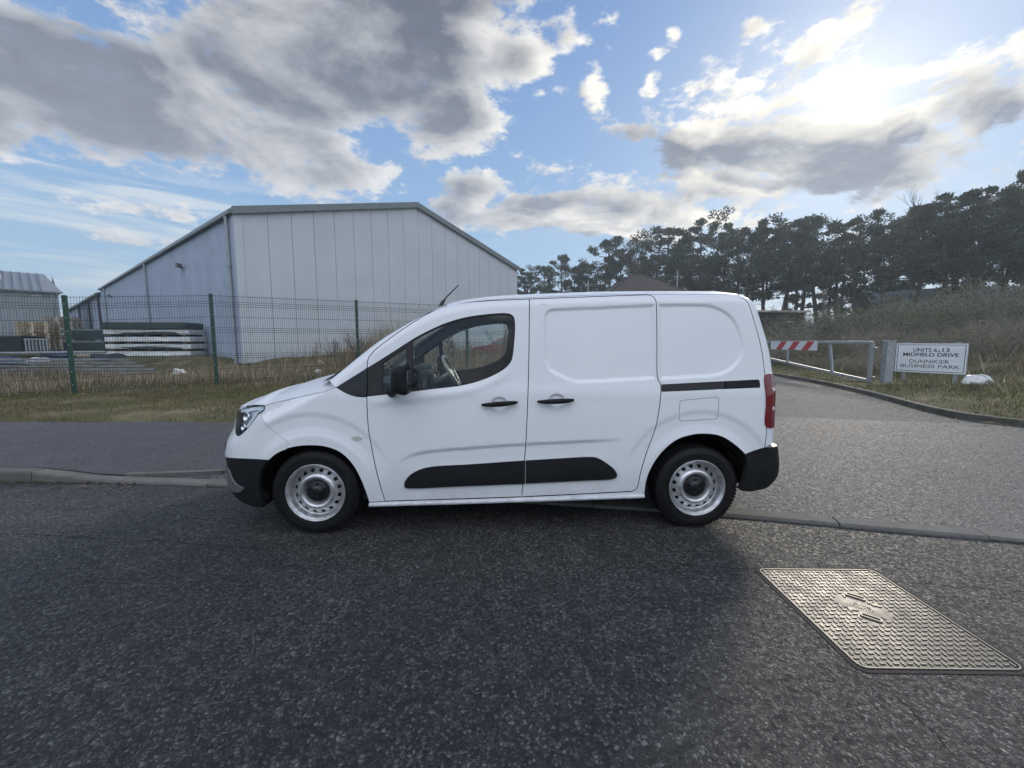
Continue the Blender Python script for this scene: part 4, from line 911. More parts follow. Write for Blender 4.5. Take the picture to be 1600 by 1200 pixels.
# ---- sill, arches, underside
mb=MB()
for s_ in (-1,1):
    pts=[(x,s_*(float(wside(x,z))+.002),z) for x,z in ((.385,.226),(1.0,.236),(1.7,.25),(2.38,.265))]; mb=MB(); mb.tube(pts,.017,8); mb.build('sill',[SILL],van)
mb=MB()
mb.box((-.25,-.78,.22),(2.35,.78,.30)); mb.box((2.35,-.45,.24),(2.95,.45,.32)); mb.build('underbody',[INNER],van)
AL=simple('arch_liner_black',(.006,.006,.006),.95,spec=.1)
for s_ in (-1,1):
    for cx,rr in ((0.0,.392),(2.762,.408)):
        liner=MB(); vs=[];n=28; aE=14 if cx==0 else 0; bE=12 if cx==0 else 0
        for i in range(n+1):
            a=R(0+(180+aE)*i/n); r_=rr
            for yy in (.868,.45): vs.append((cx+r_*math.cos(a),s_*yy,.30+r_*math.sin(a)))
        liner.add(vs,[(2*i,2*i+1,2*i+3,2*i+2) for i in range(n)],0,True)
        liner.add([(cx+rr*math.cos(R(0+(180+aE)*i/n)),s_*.45,.30+rr*math.sin(R(0+(180+aE)*i/n))) for i in range(n+1)],[tuple(range(n+1))],0)
        # fill between liner and panel edge
        vs=[]
        for i in range(n+1):
            a=R(6+(168+bE)*i/n)
            for r_ in (rr-(.05 if a>3.1 else 0),rr+.07): vs.append((cx+r_*math.cos(a),s_*.862,.30+r_*math.sin(a)))
        liner.add(vs,[(2*i,2*i+1,2*i+3,2*i+2) for i in range(n)],0,False)
        liner.build('arch_liner',[AL],van)
# ---- wheels
def wheel(x,s_):
    w=empty('wheel',(x,s_*.0,0)); w.parent=van; w.location=(x,0,.312)
    def S(mb): 
        if s_>0: mb.v=[(v[0],-v[1],v[2]) for v in mb.v]; mb.f=[f[::-1] for f in mb.f]
        return mb
    ty=MB(); yo=-.885
    prof=[(.205,yo+.012),(.213,yo+.003),(.222,yo-.001),(.245,yo-.004),(.268,yo-.002),(.288,yo+.006),(.300,yo+.014),(.3075,yo+.026),(.311,yo+.036)]
    for g0 in (.048,.085,.122,.159): prof+=[(.3125,yo+g0-.006),(.3125,yo+g0),(.3045,yo+g0+.001),(.3045,yo+g0+.008),(.3125,yo+g0+.009)]
    prof+=[(.311,yo+.178),(.300,yo+.198),(.26,yo+.21),(.205,yo+.20)]
    ty.lathe(prof,120)
    # shoulder blocks
    for k in range(72):
        a=2*math.pi*k/72; Mx=Matrix.Rotation(a,4,'Y')
        ty.box((-.0085,yo+.010,.296),(.0085,yo+.046,.3075),0,Mx)
    for rr in (.226,.262):
        ty.lathe([(rr-.003,yo-.0005),(rr-.002,yo-.0055),(rr+.002,yo-.0055),(rr+.003,yo-.0005)],96)
    S(ty).build('tyre',[TYRE],w)
    ri=MB()
    rp=[(.212,yo+.010),(.2115,yo-.004),(.2075,yo-.006),(.2035,yo-.001),(.200,yo+.008),(.194,yo+.012),(.188,yo+.030),(.184,yo+.050),(.1775,yo+.062),
        (.172,yo+.060),(.166,yo+.056),(.145,yo+.040),(.136,yo+.030),(.126,yo+.016),(.116,yo+.012),(.104,yo+.014),(.096,yo+.024),(.090,yo+.040),(.084,yo+.047),(.03,yo+.047)]
    ri.lathe(rp,112,skip=lambda i,k:(i==10 and (k%7) in (2,3,4)))
    S(ri).build('rim',[STEEL],w)
    bk=MB(); bk.lathe([(.195,yo+.085),(.03,yo+.085)],48); bk.lathe([(.18,yo+.07),(.18,yo+.2)],48); S(bk).build('brake_drum',[DARKM],w)
    hc=MB(); hc.lathe([(.082,yo+.047),(.080,yo+.034),(.070,yo+.028),(.040,yo+.030),(.034,yo+.022),(.030,yo+.019),(.0005,yo+.018)],48)
    for k in range(5):
        a=2*math.pi*k/5+.3; hc.tube([(.055*math.cos(a),yo+.034,.055*math.sin(a)),(.055*math.cos(a),yo+.020,.055*math.sin(a))],.010,8)
    S(hc).build('hub_cap',[BLACKG],w)
    return w
for x_ in (0.0,2.785):
    for s_ in (-1,1): wheel(x_,s_)
# ---- mirrors
for s_ in (-1,1):
    bm=bmesh.new(); bmesh.ops.create_cube(bm,size=1)
    for v in bm.verts:
        v.co.x*=.125 if v.co.z<0 else .105; v.co.y*=.20; v.co.z*=.205
        if v.co.x<0: v.co.y*=.72; v.co.z*=.82
    bmesh.ops.bevel(bm,geom=bm.edges[:],offset=.042,segments=5,affect='EDGES',profile=.55)
    for v in bm.verts: v.co=Vector((v.co.x+.668,s_*(v.co.y+1.05),v.co.z+1.140)) if True else v.co
    me=bpy.data.meshes.new('wing_mirror'); bm.normal_update(); bm.to_mesh(me); bm.free(); me.polygons.foreach_set('use_smooth',[True]*len(me.polygons))
    mo=link('wing_mirror',me,[BLACKP],van)
    mb=MB(); mb.tube([(.56,s_*.90,1.04),(.58,s_*.945,1.035),(.61,s_*.99,1.06),(.64,s_*1.02,1.09)],[.03,.027,.026,.03],12); mb.build('mirror_arm',[BLACKP],mo)
    mb=MB(); mb.bbox((.722,s_*1.05-.07,1.07),(.727,s_*1.05+.07,1.20),.002); mb.build('mirror_glass',[BARE],mo)
# ---- aerial
mb=MB(); mb.tube([(.80,0,1.70),(.82,0,1.745),(.84,0,1.765)],[.022,.016,.008],12); mb.tube([(.82,0,1.745),(.86,0,1.795),(.965,0,1.895)],[.009,.0065,.0045],8); mb.build('aerial',[BLACKG],van)
# ---- cabin
mb=MB(); mb.box((.30,-.80,.30),(1.62,.80,.42)); mb.build('cabin_floor',[INNER],van)
mb=MB(); mb.box((1.62,-.80,.30),(1.66,.80,1.66)); mb.build('bulkhead',[INNER],van)
dash=MB()
prof=[(.30,.45),(.28,1.02),(.34,1.085),(.45,1.10),(.56,1.085),(.62,1.05),(.66,.98),(.64,.86),(.58,.74),(.55,.45)]
n=len(prof); vs=[(x,-.80,z) for x,z in prof]+[(x,.80,z) for x,z in prof]
dash.add(vs,[tuple(range(n)),tuple(range(n,2*n))[::-1]]+[(i,n+i,n+(i+1)%n,(i+1)%n) for i in range(n)])
dash.bbox((.50,.18,1.06),(.68,.60,1.165),.03); dash.bbox((.62,-.14,.80),(.70,.14,1.13),.02)
da=dash.build('dashboard',[INNER],van)
for yy in (-.70,-.18,.14,.68): 
    M=Matrix.Translation((.668,yy,1.0))@Matrix.Rotation(R(90),4,'Y'); mb=MB(); mb.lathe([(.045,0),(.045,.012),(.036,.012),(.034,-.004),(.006,-.004)],20,'z',0,True,M); mb.build('air_vent',[GREYP],da)
mb=MB(); mb.bbox((.705,-.11,.96),(.712,.11,1.10),.003); mb.build('screen',[BLACKG],da)
sw=MB(); Ms=Matrix.Translation((.85,.40,1.075))@Matrix.Rotation(R(62),4,'Y')
ring=[Ms@Vector((.185*math.cos(a),.185*math.sin(a),0)) for a in np.linspace(0,2*math.pi,41)]
sw.tube(ring,.015,10,cap=False); sw.bbox((-.05,-.075,-.03),(.06,.075,.012),.02,0,Ms)
for a in (0,math.pi,-math.pi/2): sw.tube([Ms@Vector((.05*math.cos(a+math.pi/2),.05*math.sin(a+math.pi/2),-.01)),Ms@Vector((.18*math.cos(a+math.pi/2),.18*math.sin(a+math.pi/2),0))],.013,8)
sw.tube([Ms@Vector((0,0,-.02)),Ms@Vector((0,0,-.28))],.03,10)
sw.build('steering_wheel',[simple('steering_wheel_leather',(.30,.30,.27),.28,coat=.6)],van)  # pale leather colour stands in for shine from the windscreen
for yy in (-.42,.42):
    st=empty('seat',(0,0,0)); st.parent=van
    mb=MB(); mb.bbox((.98,yy-.25,.55),(1.50,yy+.25,.72),.05); mb.build('seat_cushion',[CLOTH],st)
    mb=MB(); M=Matrix.Translation((1.42,yy,.68))@Matrix.Rotation(R(14),4,'Y'); mb.bbox((-.07,-.25,0),(.07,.25,.62),.05,0,M); mb.build('seat_back',[CLOTH],st)
    mb=MB(); mb.bbox((1.53,yy-.12,1.33),(1.61,yy+.12,1.50),.035); mb.build('headrest',[CLOTH],st)
    mb=MB(); mb.box((1.0,yy-.2,.42),(1.45,yy+.2,.56)); mb.build('seat_base',[INNER],st)
mb=MB(); mb.bbox((.60,-.10,1.46),(.63,.14,1.52),.01); mb.tube([(.62,.02,1.52),(.66,.02,1.60)],.008,6); mb.build('rear_view_mirror',[BLACKG],van)
# ================================================================== ENTRANCE FURNITURE
H_ = 1.40; _c, _s = math.cos(math.atan(68 / 650)), math.sin(math.atan(68 / 650))
def gz(x, y): return float(land(np.array([x]), np.array([y]))[0])
def at(px, py, Y):
    """point of the place seen at a pixel of the photograph, Y metres ahead"""
    v = (600 - py) / 650; d = ((px - 800) / 650, _c + v * _s, v * _c - _s); t = Y / d[1]; return Vector((d[0] * t, Y, H_ + d[2] * t))
# ---- manhole cover
M_COVER, k_, b_ = material("worn_iron")
tc = k_.new('ShaderNodeTexCoord'); P_ = tc.outputs['Object']
f_ = k_.noise(P_, 9, 6, .7); z_ = k_.sep(P_)[2]
worn = k_.mr(k_.m('ADD', z_, k_.m('MULTIPLY', f_, .002)), .0052, .0066)
base = k_.mix(k_.mr(f_, .35, .65), (.044, .038, .032), (.108, .096, .080))
k_.put(b_.inputs['Base Color'], k_.mix(worn, base, (.19, .175, .15))); k_.put(b_.inputs['Metallic'], k_.mr(worn, 0, 1, .15, .6)); k_.put(b_.inputs['Roughness'], k_.mr(f_, .3, .7, .36, .6))
M_RIM = simple("polished_iron_rim", (.24, .22, .19), .5, metal=.5, var=.15)
M_PIT = simple("cover_gap_dirt", (.012, .011, .010), .95)
mh = empty('manhole_cover', (1.85, 2.03, 0.0), R(-.9))
tag(mh, 'rectangular iron access cover with raised tread pattern set in the road', 'manhole cover')
W2, L2 = .345, .385
def rrect(w, l, r, n=5): return [(sx * (w - r) + r * math.cos(R(a)), sy * (l - r) + r * math.sin(R(a))) for sx, sy, a0 in ((1, 1, 0), (-1, 1, 90), (-1, -1, 180), (1, -1, 270)) for a in np.linspace(a0, a0 + 90, n)]
def ring_(mb, o, i, z0, z1):
    n = len(o); vs = [(p[0], p[1], z0) for p in o] + [(p[0], p[1], z1) for p in o] + [(p[0], p[1], z1) for p in i] + [(p[0], p[1], z0) for p in i]
    mb.add(vs, [(a + j, a + (j + 1) % n, b + (j + 1) % n, b + j) for a, b in ((0, n), (n, 2 * n), (2 * n, 3 * n)) for j in range(n)])
mb = MB(); ring_(mb, rrect(W2 + .0055, L2 + .0055, .04), rrect(W2, L2, .035), -.02, .0065); mb.build('frame', [M_RIM], mh)
mb = MB(); mb.prism(rrect(W2 + .001, L2 + .001, .036), -.01, -.002); mb.build('gap', [M_PIT], mh)
mb = MB(); ring_(mb, rrect(W2 + .030, L2 + .028, .05), rrect(W2 + .0055, L2 + .0055, .04), -.01, .0028); mb.build('bitumen_joint', [simple('joint_bitumen', (.012, .0115, .011), .75, var=.3, scale=40, bump=.5, bscale=180)], mh)
mb = MB(); mb.prism(rrect(W2 - .006, L2 - .006, .03), -.015, .002)
plate = mb.build('plate', [M_COVER], mh)
tr = MB(); px_ = .0295; i = 0
def bar(mb, x, y, a, l=.0125, w=.0040, h=.0062, z=.002):
    ca, sa = math.cos(a), math.sin(a); vs = []
    for (sx, sy, zz, q) in ((-1, -1, z, 1), (1, -1, z, 1), (1, 1, z, 1), (-1, 1, z, 1), (-1, -1, h, .72), (1, -1, h, .72), (1, 1, h, .72), (-1, 1, h, .72)):
        u, v = sx * l * (q if q < 1 else 1), sy * w * q; vs.append((x + u * ca - v * sa, y + u * sa + v * ca, zz))
    mb.add(vs, [(4, 5, 6, 7), (0, 1, 5, 4), (1, 2, 6, 5), (2, 3, 7, 6), (3, 0, 4, 7)])
ny = int(2 * (L2 - .02) / px_); nx_ = int(2 * (W2 - .02) / px_)
for j in range(ny + 1):
    for i in range(nx_ + 1):
        x = -W2 + .022 + i * (2 * W2 - .044) / nx_; y = -L2 + .022 + j * (2 * L2 - .044) / ny
        if abs((x + .0) * .77 - (y - .03) * .64) < .115 and abs((x + .0) * .64 + (y - .03) * .77) < .045: continue
        if math.hypot(x - .03, y - .118) < .050 or math.hypot(x + .03, y + .058) < .050: continue
        bar(tr, x, y, 0 if (i + j) % 2 else math.pi / 2)
tr.build('tread', [M_COVER], plate)
for (cx_, cy_) in ((.03, .118), (-.03, -.058)):
    ro_ = lambda p: (cx_ + p[0] * math.cos(R(-40)) - p[1] * math.sin(R(-40)), cy_ + p[0] * math.sin(R(-40)) + p[1] * math.cos(R(-40)))
    mb = MB(); o = [ro_(p) for p in rrect(.044, .017, .010)]; i_ = [ro_(p) for p in rrect(.036, .010, .006)]
    ring_(mb, o, i_, .002, .0085); mb.build('key_hole', [M_RIM], mh)
    mb = MB(); mb.prism(i_, .002, .0026); mb.build('slot', [M_PIT], mh)
def text(name, s, size, mat, parent, loc, rot=(0, 0, 0), ext=.0006, align='CENTER', wid=1.0, bold=0.0):
    cu = bpy.data.curves.new(name, 'FONT'); cu.body = s; cu.size = size; cu.align_x = align; cu.align_y = 'CENTER'; cu.extrude = ext; cu.offset = bold; cu.space_character = 1.0
    tmp = bpy.data.objects.new(name + '_t', cu); C.objects.link(tmp); bpy.context.view_layer.update()
    me = bpy.data.meshes.new_from_object(tmp.evaluated_get(bpy.context.evaluated_depsgraph_get())); bpy.data.objects.remove(tmp); bpy.data.curves.remove(cu)
    me.name = name; o = link(name, me, [mat], parent); o.location = loc; o.rotation_euler = rot; o.scale = (wid, 1, 1); return o
me_l = []
text('lettering', 'DIVM\nWATT', .026, M_RIM, mh, (-.005, .030, .0030), (0, 0, R(-40)), .0012, bold=.0002, wid=1.3)
for (x_, y_) in ((.075, .045), (-.075, .012)):
    mb = MB(); mb.prism([(x_ + p[0], y_ + p[1]) for p in rrect(.016, .010, .004)], .002, .006); mb.build('badge', [M_RIM], mh)

# ---- sign
M_SIGN = simple("painted_sign_board", (.80, .82, .84), .35, var=.05, scale=5)
M_SFRAME = simple("sign_edge_grey", (.32, .33, .33), .6); M_INK = simple("sign_black_lettering", (.02, .02, .03), .5); M_GALV = simple("galvanised_steel", (.34, .36, .37), .5, metal=.35, var=.16, scale=14)
A = at(1400.3, 579.7, 12.55); B = at(1505, 587, 11.35); A2 = at(1405.8, 535.3, 12.55); B2 = at(1513.8, 537, 11.35)
O = (A + B) / 2; ux = (B - A); ux.z = 0; wS = ux.length + .10; ux.normalize(); hS = ((A2.z - A.z) + (B2.z - B.z)) / 2; zc = (A.z + B.z + A2.z + B2.z) / 4
uz = (Vector((0, 0, 1)) + Vector((ux.y, -ux.x, 0)) * -.0).normalized()
sg = empty('site_sign', (O.x, O.y, gz(O.x, O.y)), math.atan2(ux.y, ux.x)); tag(sg, 'white UNITS 6 & 13 MIDFIELD DRIVE notice board on two short posts beside the gate post', 'sign')
bz = zc - sg.location.z
bd = MB().bbox((-wS / 2, -.012, bz - hS / 2), (wS / 2, .012, bz + hS / 2), .003).build('board', [M_SFRAME], sg)
MB().box((-wS / 2 + .012, -.0150, bz - hS / 2 + .012), (wS / 2 - .012, -.0125, bz + hS / 2 - .012)).build('face', [M_SIGN], bd)
mb = MB(); e = .045; t_ = .014
for (a0, b0, a1, b1) in ((-wS / 2 + e, -hS / 2 + e, wS / 2 - e, -hS / 2 + e + t_), (-wS / 2 + e, hS / 2 - e - t_, wS / 2 - e, hS / 2 - e), (-wS / 2 + e, -hS / 2 + e + t_, -wS / 2 + e + t_, hS / 2 - e - t_), (wS / 2 - e - t_, -hS / 2 + e + t_, wS / 2 - e, hS / 2 - e - t_)):
    mb.box((a0, -.0172, bz + b0), (a1, -.0154, bz + b1))
mb.build('border', [M_INK], bd)
for (s_, dz, xo_, fr_, bo) in (('UNITS 6', .265, -.075, .335, .003), ('13', .265, .205, .095, .003), ('MIDFIELD DRIVE', .110, 0, .77, .003), ('DUNNIKIER', -.115, -.01, .55, .0), ('BUSINESS PARK', -.275, 0, .82, .0)):
    t_o = text('lettering', s_, .165 * hS, M_INK, bd, (xo_ * wS, -.0165, bz + dz * hS), (R(90), 0, 0), .001, bold=bo * hS); t_o.scale = (fr_ * wS / max(.01, t_o.dimensions.x), 1, 1)
text('ampersand', '&', .10 * hS, M_INK, bd, (.125 * wS, -.0165, bz + .235 * hS), (R(90), 0, 0), .001, wid=1.1)
for sx in (-.36, .36): MB().bbox((sx * wS - .04, .013, -.25), (sx * wS + .04, .075, bz + hS / 2 - .05), .006).build('post', [M_GALV], sg)
for sx in (-.34, .36): MB().bbox((sx * wS - .06, .0, bz + hS / 2 - .0), (sx * wS + .06, .05, bz + hS / 2 + .025), .008).build('bracket', [M_SFRAME], sg)

# ---- gate post and barrier gate
gp = empty('gate_post', (10.88, 12.05, gz(10.88, 12.05)), R(-8)); tag(gp, 'square galvanised steel gate post between the barrier gate and the notice board', 'gate post')
zt = at(1384, 533, 12.05).z - gp.location.z
MB().bbox((-.105, -.105, -.2), (.105, .105, zt), .015).build('column', [M_GALV], gp); MB().bbox((-.115, -.115, zt), (.115, .115, zt + .02), .005).build('cap', [M_GALV], gp)
G0 = Vector((10.6, 12.3)); G1 = Vector((10.62, 18.3)); gl = (G1 - G0).length
gt = empty('barrier_gate', (G0.x, G0.y, gz(G0.x, G0.y)), math.atan2((G1 - G0).y, (G1 - G0).x)); tag(gt, 'open galvanised barrier gate with a red and white striped board at the entrance', 'gate')
top = 1.385 - gt.location.z; bot = at(1367, 595, 12.3).z - gt.location.z
MB().bbox((-.04, -.04, top - .09), (gl, .04, top), .012).build('top_rail', [M_GALV], gt)
z_end = at(1205, 557, 17.3).z - gt.location.z
def sbar(mb, a, b, w, d):
    a, b = Vector(a), Vector(b); t = (b - a).normalized(); n = Vector((0, 1, 0)); u = t.cross(n).normalized()
    vs = [p + n * sy * d / 2 + u * sz * w / 2 for p in (a, b) for sy, sz in ((-1, -1), (1, -1), (1, 1), (-1, 1))]
    mb.add(vs, [(0, 1, 2, 3), (7, 6, 5, 4), (0, 4, 5, 1), (1, 5, 6, 2), (2, 6, 7, 3), (3, 7, 4, 0)]); return mb
sbar(MB(), (0, 0, bot), (gl, 0, z_end + .02), .08, .06).build('bottom_rail', [M_GALV], gt)
MB().bbox((-.045, -.045, bot - .05), (.045, .045, top - .09), .01).build('hinge_stile', [M_GALV], gt)
def zb(t): return bot + (z_end - bot) * t / gl
for t_, lean in ((1.55, .10), (3.75, 0.0)):
    sbar(MB(), (t_ - lean, 0, zb(t_)), (t_ + lean, 0, top - .05), .10, .05).build('stanchion', [M_GALV], gt)
for zz in (top - .2, bot + .12): MB().tube([(-.04, 0, zz), (-.22, .02, zz)], .022, 8).build('hinge', [M_GALV], gt)
y0, y1 = 2.15, 4.75; b0 = top - .335; b1 = top - .02; xo = .045
bo = MB().box((y0, .041, b0), (y1, .052, b1)).build('striped_board', [simple("white_reflective", (.75, .76, .78), .35)], gt)
st = MB(); nst = 3; seg = (y1 - y0) / (nst + .55)
for i in range(nst):
    s0 = y0 + .32 * seg + i * seg; w_ = .48 * seg; sl = -.42 * seg
    st.add([(s0 + w_ * .15 - sl * .5, .0535, b0), (s0 + w_ * 1.15 - sl * .5, .0535, b0), (s0 + w_ * 1.15 + sl * .5, .0535, b1), (s0 + w_ * .15 + sl * .5, .0535, b1)], [(3, 2, 1, 0)])
st.build('red_stripe', [simple("red_reflective", (.50, .03, .035), .35)], bo)
bo.location.y = 0; bo.rotation_euler = (0, 0, 0)

# ---- white bag on the verge
def blob(name, mat, size, seed, rough_=.12, sub=4, parent=None, loc=(0, 0, 0), sc=3.0):
    bm = bmesh.new(); bmesh.ops.create_icosphere(bm, subdivisions=sub, radius=1); rr = np.random.default_rng(seed); ph = rr.uniform(0, 6, 12)
    for v in bm.verts:
        c = v.co; q = 1 + rough_ * (math.sin(c.x * sc + ph[0]) * math.cos(c.y * sc * 1.3 + ph[1]) + .5 * math.sin(c.z * sc * 2.2 + c.x * 4 + ph[2]) + .35 * math.sin(c.y * sc * 3.7 + c.z * 5 + ph[3]))
        z = c.z * q; v.co = Vector((c.x * q * size[0], c.y * q * size[1], (z if z > -.35 else -.35 + (z + .35) * .2) * size[2]))
    me = bpy.data.meshes.new(name); bm.to_mesh(me); bm.free(); me.polygons.foreach_set('use_smooth', [True] * len(me.polygons)); return link(name, me, [mat], parent, loc)
M_BAG = simple("white_plastic_sack", (.66, .66, .63), .4, var=.08, bump=.5, bscale=14)
bx, by = 12.6, 11.2
bg = empty('rubbish_sack', (bx, by, gz(bx, by) + .02), R(10)); tag(bg, 'full white plastic sack lying on the grass behind the notice board', 'sack')
blob('sack_body', M_BAG, (.36, .24, .20), 3, .10, 4, bg, (0, 0, .07)); blob('knot', M_BAG, (.11, .07, .05), 5, .2, 3, bg, (-.42, -.02, .03))
MB().tube([(.0, -.27, .0), (-.02, -.25, .12), (-.05, -.16, .24), (-.08, 0, .27), (-.1, .2, .1)], .008, 6).build('tie', [simple("blue_twine", (.08, .14, .16), .7)], bg)

# ================================================================== MESH FENCE
M_FENCE = simple("green_powder_coat", (.014, .060, .040), .42, var=.12); M_WIRE = simple("dark_green_wire", (.012, .028, .026), .5); M_BOLT = simple("zinc_bolt", (.5, .5, .48), .35, metal=.6)
fence = empty('mesh_fence', (-10.13, 9.57, 0)); tag(fence, 'green welded mesh fence on green posts between the verge and the yard', 'fence')
FP = [(-16.4, 7.0), (-13.3, 8.22), (-10.13, 9.57), (-7.64, 10.72), (-4.54, 12.3), (-1.5, 13.95), (1.35, 15.55), (4.0, 17.2)]
FB = [gz(*p) for p in FP]; FH = 2.42; ftop = [2.38, 2.38, 2.40, 2.56, 2.55, 2.55, 2.55, 2.55]
def fence_post(i):
    x, y = FP[i]; a = FP[max(i - 1, 0)]; b = FP[min(i + 1, len(FP) - 1)]; th = math.atan2(b[1] - a[1], b[0] - a[0])
    o = empty('post', (x + 10.13, y - 9.57, FB[i]), th); o.parent = fence; h = ftop[i] - FB[i]
    MB().bbox((-.035, -.045, -.3), (.035, .045, h), .006).build('upright', [M_FENCE], o); MB().bbox((-.038, -.048, h), (.038, .048, h + .018), .004).build('cap', [M_FENCE], o)
    for q in range(7): MB().tube([(0, -.045, .22 + q * (h - .4) / 6), (0, -.056, .22 + q * (h - .4) / 6)], .011, 8).build('bolt', [M_BOLT], o)
    return o
for i in range(1, len(FP)): fence_post(i)
def fence_panel(i):
    a, b = Vector(FP[i]), Vector(FP[i + 1]); L = (b - a).length; d = (b - a) / L; z0a, z0b = ftop[i] - 2.36, ftop[i + 1] - 2.36
    o = empty('panel', (a.x + 10.13, a.y - 9.57, 0), math.atan2(d.y, d.x)); o.parent = fence; n = int(L / .05); 
    folds = [.12, .78, 1.44, 2.10]; vw = MB(); top_ = 2.33
    prof = [(0, .05)]
    for f in folds[:]: prof += [(0, f - .05), (-.035, f), (0, f + .05)]
    prof.append((0, top_))
    V = []; F = []
    for k in range(1, n):
        x = k * L / n; zb_ = z0a + (z0b - z0a) * x / L + .03
        for (yy, zz) in prof:
            for dx, dy in ((-.003, 0), (0, -.003), (.003, 0), (0, .003)): V.append((x + dx, yy + dy - .01, zb_ + zz))
        base_ = len(V) - 4 * len(prof)
        for j in range(len(prof) - 1):
            for q in range(4): F.append((base_ + j * 4 + q, base_ + j * 4 + (q + 1) % 4, base_ + (j + 1) * 4 + (q + 1) % 4, base_ + (j + 1) * 4 + q))
    me = np_mesh('vertical_wires', V, F); link('vertical_wires', me, [M_WIRE], o)
    hw = MB(); rows = []
    for f in folds: rows += [(0.0, f - .055), (-.035, f), (0, f + .055)]
    for f in (.45, 1.11, 1.77): rows.append((0, f))
    rows.append((0, top_ - .03))
    for (yy, zz) in rows: hw.tube([(.03, yy - .016, z0a + zz + .03), (L - .03, yy - .016, z0b + zz + .03)], .0042, 4, smooth=False)
    hw.build('horizontal_wires', [M_WIRE], o); return o
for i in range(1, len(FP) - 1): fence_panel(i)

# ================================================================== WAREHOUSE
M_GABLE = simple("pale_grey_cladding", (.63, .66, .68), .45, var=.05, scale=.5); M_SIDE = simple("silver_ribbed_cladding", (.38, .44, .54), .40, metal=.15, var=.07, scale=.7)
M_TRIMG = simple("grey_green_flashing", (.22, .25, .25), .45, var=.08); M_ROOF = simple("grey_roof_sheet", (.24, .26, .28), .5, var=.08); M_PIPE = simple("grey_downpipe", (.33, .36, .40), .4); M_JOINT = simple("panel_joint", (.20, .21, .23), .7)
def wall_frame(o, d): return Matrix(((d[0], -d[1], 0, o[0]), (d[1], d[0], 0, o[1]), (0, 0, 1, o[2]), (0, 0, 0, 1)))
WA = Vector((-11.24, 17.4)); gd = Vector((.643, .766)); sd_ = Vector((-.766, .643)); WW, WL = 18.1, 40.0; EZ, RZ = 6.62, 8.98; BZ = .45
wh = empty('warehouse', (WA.x, WA.y, 0), math.atan2(gd.y, gd.x)); tag(wh, 'large pale grey clad warehouse with a pitched gable end behind the mesh fence', 'warehouse')
# local frame: x along gable, y back along the side wall
def rz_(x): return EZ + (RZ - EZ) * (1 - abs(x - WW / 2) / (WW / 2))
mb = MB(); np_ = 18; pw = (WW - .30) / np_
for i in range(np_):
    x0 = .26 + i * pw + .010; x1 = .26 + (i + 1) * pw - .010; xm = [x0] + ([WW / 2] if x0 < WW / 2 < x1 else []) + [x1]
    poly = [(x0, BZ)] + [(x1, BZ)] + [(x, rz_(x) - .05) for x in xm[::-1]]; n = len(poly)
    mb.add([(p[0], -.02, p[1]) for p in poly] + [(p[0], .03, p[1]) for p in poly], [tuple(range(n)), tuple(range(n, 2 * n))[::-1]] + [(j, n + j, n + (j + 1) % n, (j + 1) % n) for j in range(n)])
gw = mb.build('gable_wall', [M_GABLE], wh)
poly = [(0.02, BZ), (WW - .02, BZ), (WW - .02, EZ - .08), (WW / 2, RZ - .08), (.02, EZ - .08)]
MB().add([(p[0], .035, p[1]) for p in poly] + [(p[0], .10, p[1]) for p in poly], [(0, 1, 2, 3, 4), (9, 8, 7, 6, 5)] + [(j, 5 + j, 5 + (j + 1) % 5, (j + 1) % 5) for j in range(5)]).build('joint_backing', [M_JOINT], gw)
mb = MB(); rib = .333; n = int(WL / rib); pts = []
for i in range(n):
    y = .02 + i * rib; pts += [(y, 0), (y + .24, 0), (y + .262, -.03), (y + .31, -.03), (y + .333, 0)]
vs = [(p[1] + .0, p[0], BZ) for p in pts] + [(p[1] + .0, p[0], EZ - .02) for p in pts]; m_ = len(pts)
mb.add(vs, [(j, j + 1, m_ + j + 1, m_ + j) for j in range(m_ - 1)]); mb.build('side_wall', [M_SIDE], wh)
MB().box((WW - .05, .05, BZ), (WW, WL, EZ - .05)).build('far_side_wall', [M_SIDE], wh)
MB().add([(0, WL, BZ), (WW, WL, BZ), (WW, WL, EZ), (WW / 2, WL, RZ), (0, WL, EZ)], [(4, 3, 2, 1, 0)]).build('rear_wall', [M_SIDE], wh)
for (xa, xb, za, zb2) in ((-.10, WW / 2, EZ - .02, RZ), (WW / 2, WW + .10, RZ, EZ - .02)):
    MB().add([(xa, -.14, za + .02), (xb, -.14, zb2 + .02), (xb, WL + .1, zb2 + .02), (xa, WL + .1, za + .02), (xa, -.14, za + .10), (xb, -.14, zb2 + .10), (xb, WL + .1, zb2 + .10), (xa, WL + .1, za + .10)],
             [(0, 3, 2, 1), (4, 5, 6, 7), (0, 1, 5, 4), (1, 2, 6, 5), (2, 3, 7, 6), (3, 0, 4, 7)]).build('roof', [M_ROOF], wh)
    # barge flashing along the verge
    MB().add([(xa, -.19, za - .16), (xb, -.19, zb2 - .16), (xb, -.143, zb2 - .16), (xa, -.143, za - .16), (xa, -.19, za + .13), (xb, -.19, zb2 + .13), (xb, -.143, zb2 + .13), (xa, -.143, za + .13)],
             [(0, 3, 2, 1), (4, 5, 6, 7), (0, 1, 5, 4), (1, 2, 6, 5), (2, 3, 7, 6), (3, 0, 4, 7)]).build('verge_flashing', [M_TRIMG], wh)
MB().bbox((-.22, -.15, EZ - .18), (-.08, WL + .05, EZ - .01), .03).build('gutter', [M_TRIMG], wh)
MB().bbox((-.035, -.06, BZ), (.262, -.021, EZ - .1), .006).build('corner_trim', [M_GABLE], wh); MB().bbox((-.07, -.05, BZ), (-.034, .26, EZ - .18), .006).build('corner_trim', [M_SIDE], wh)
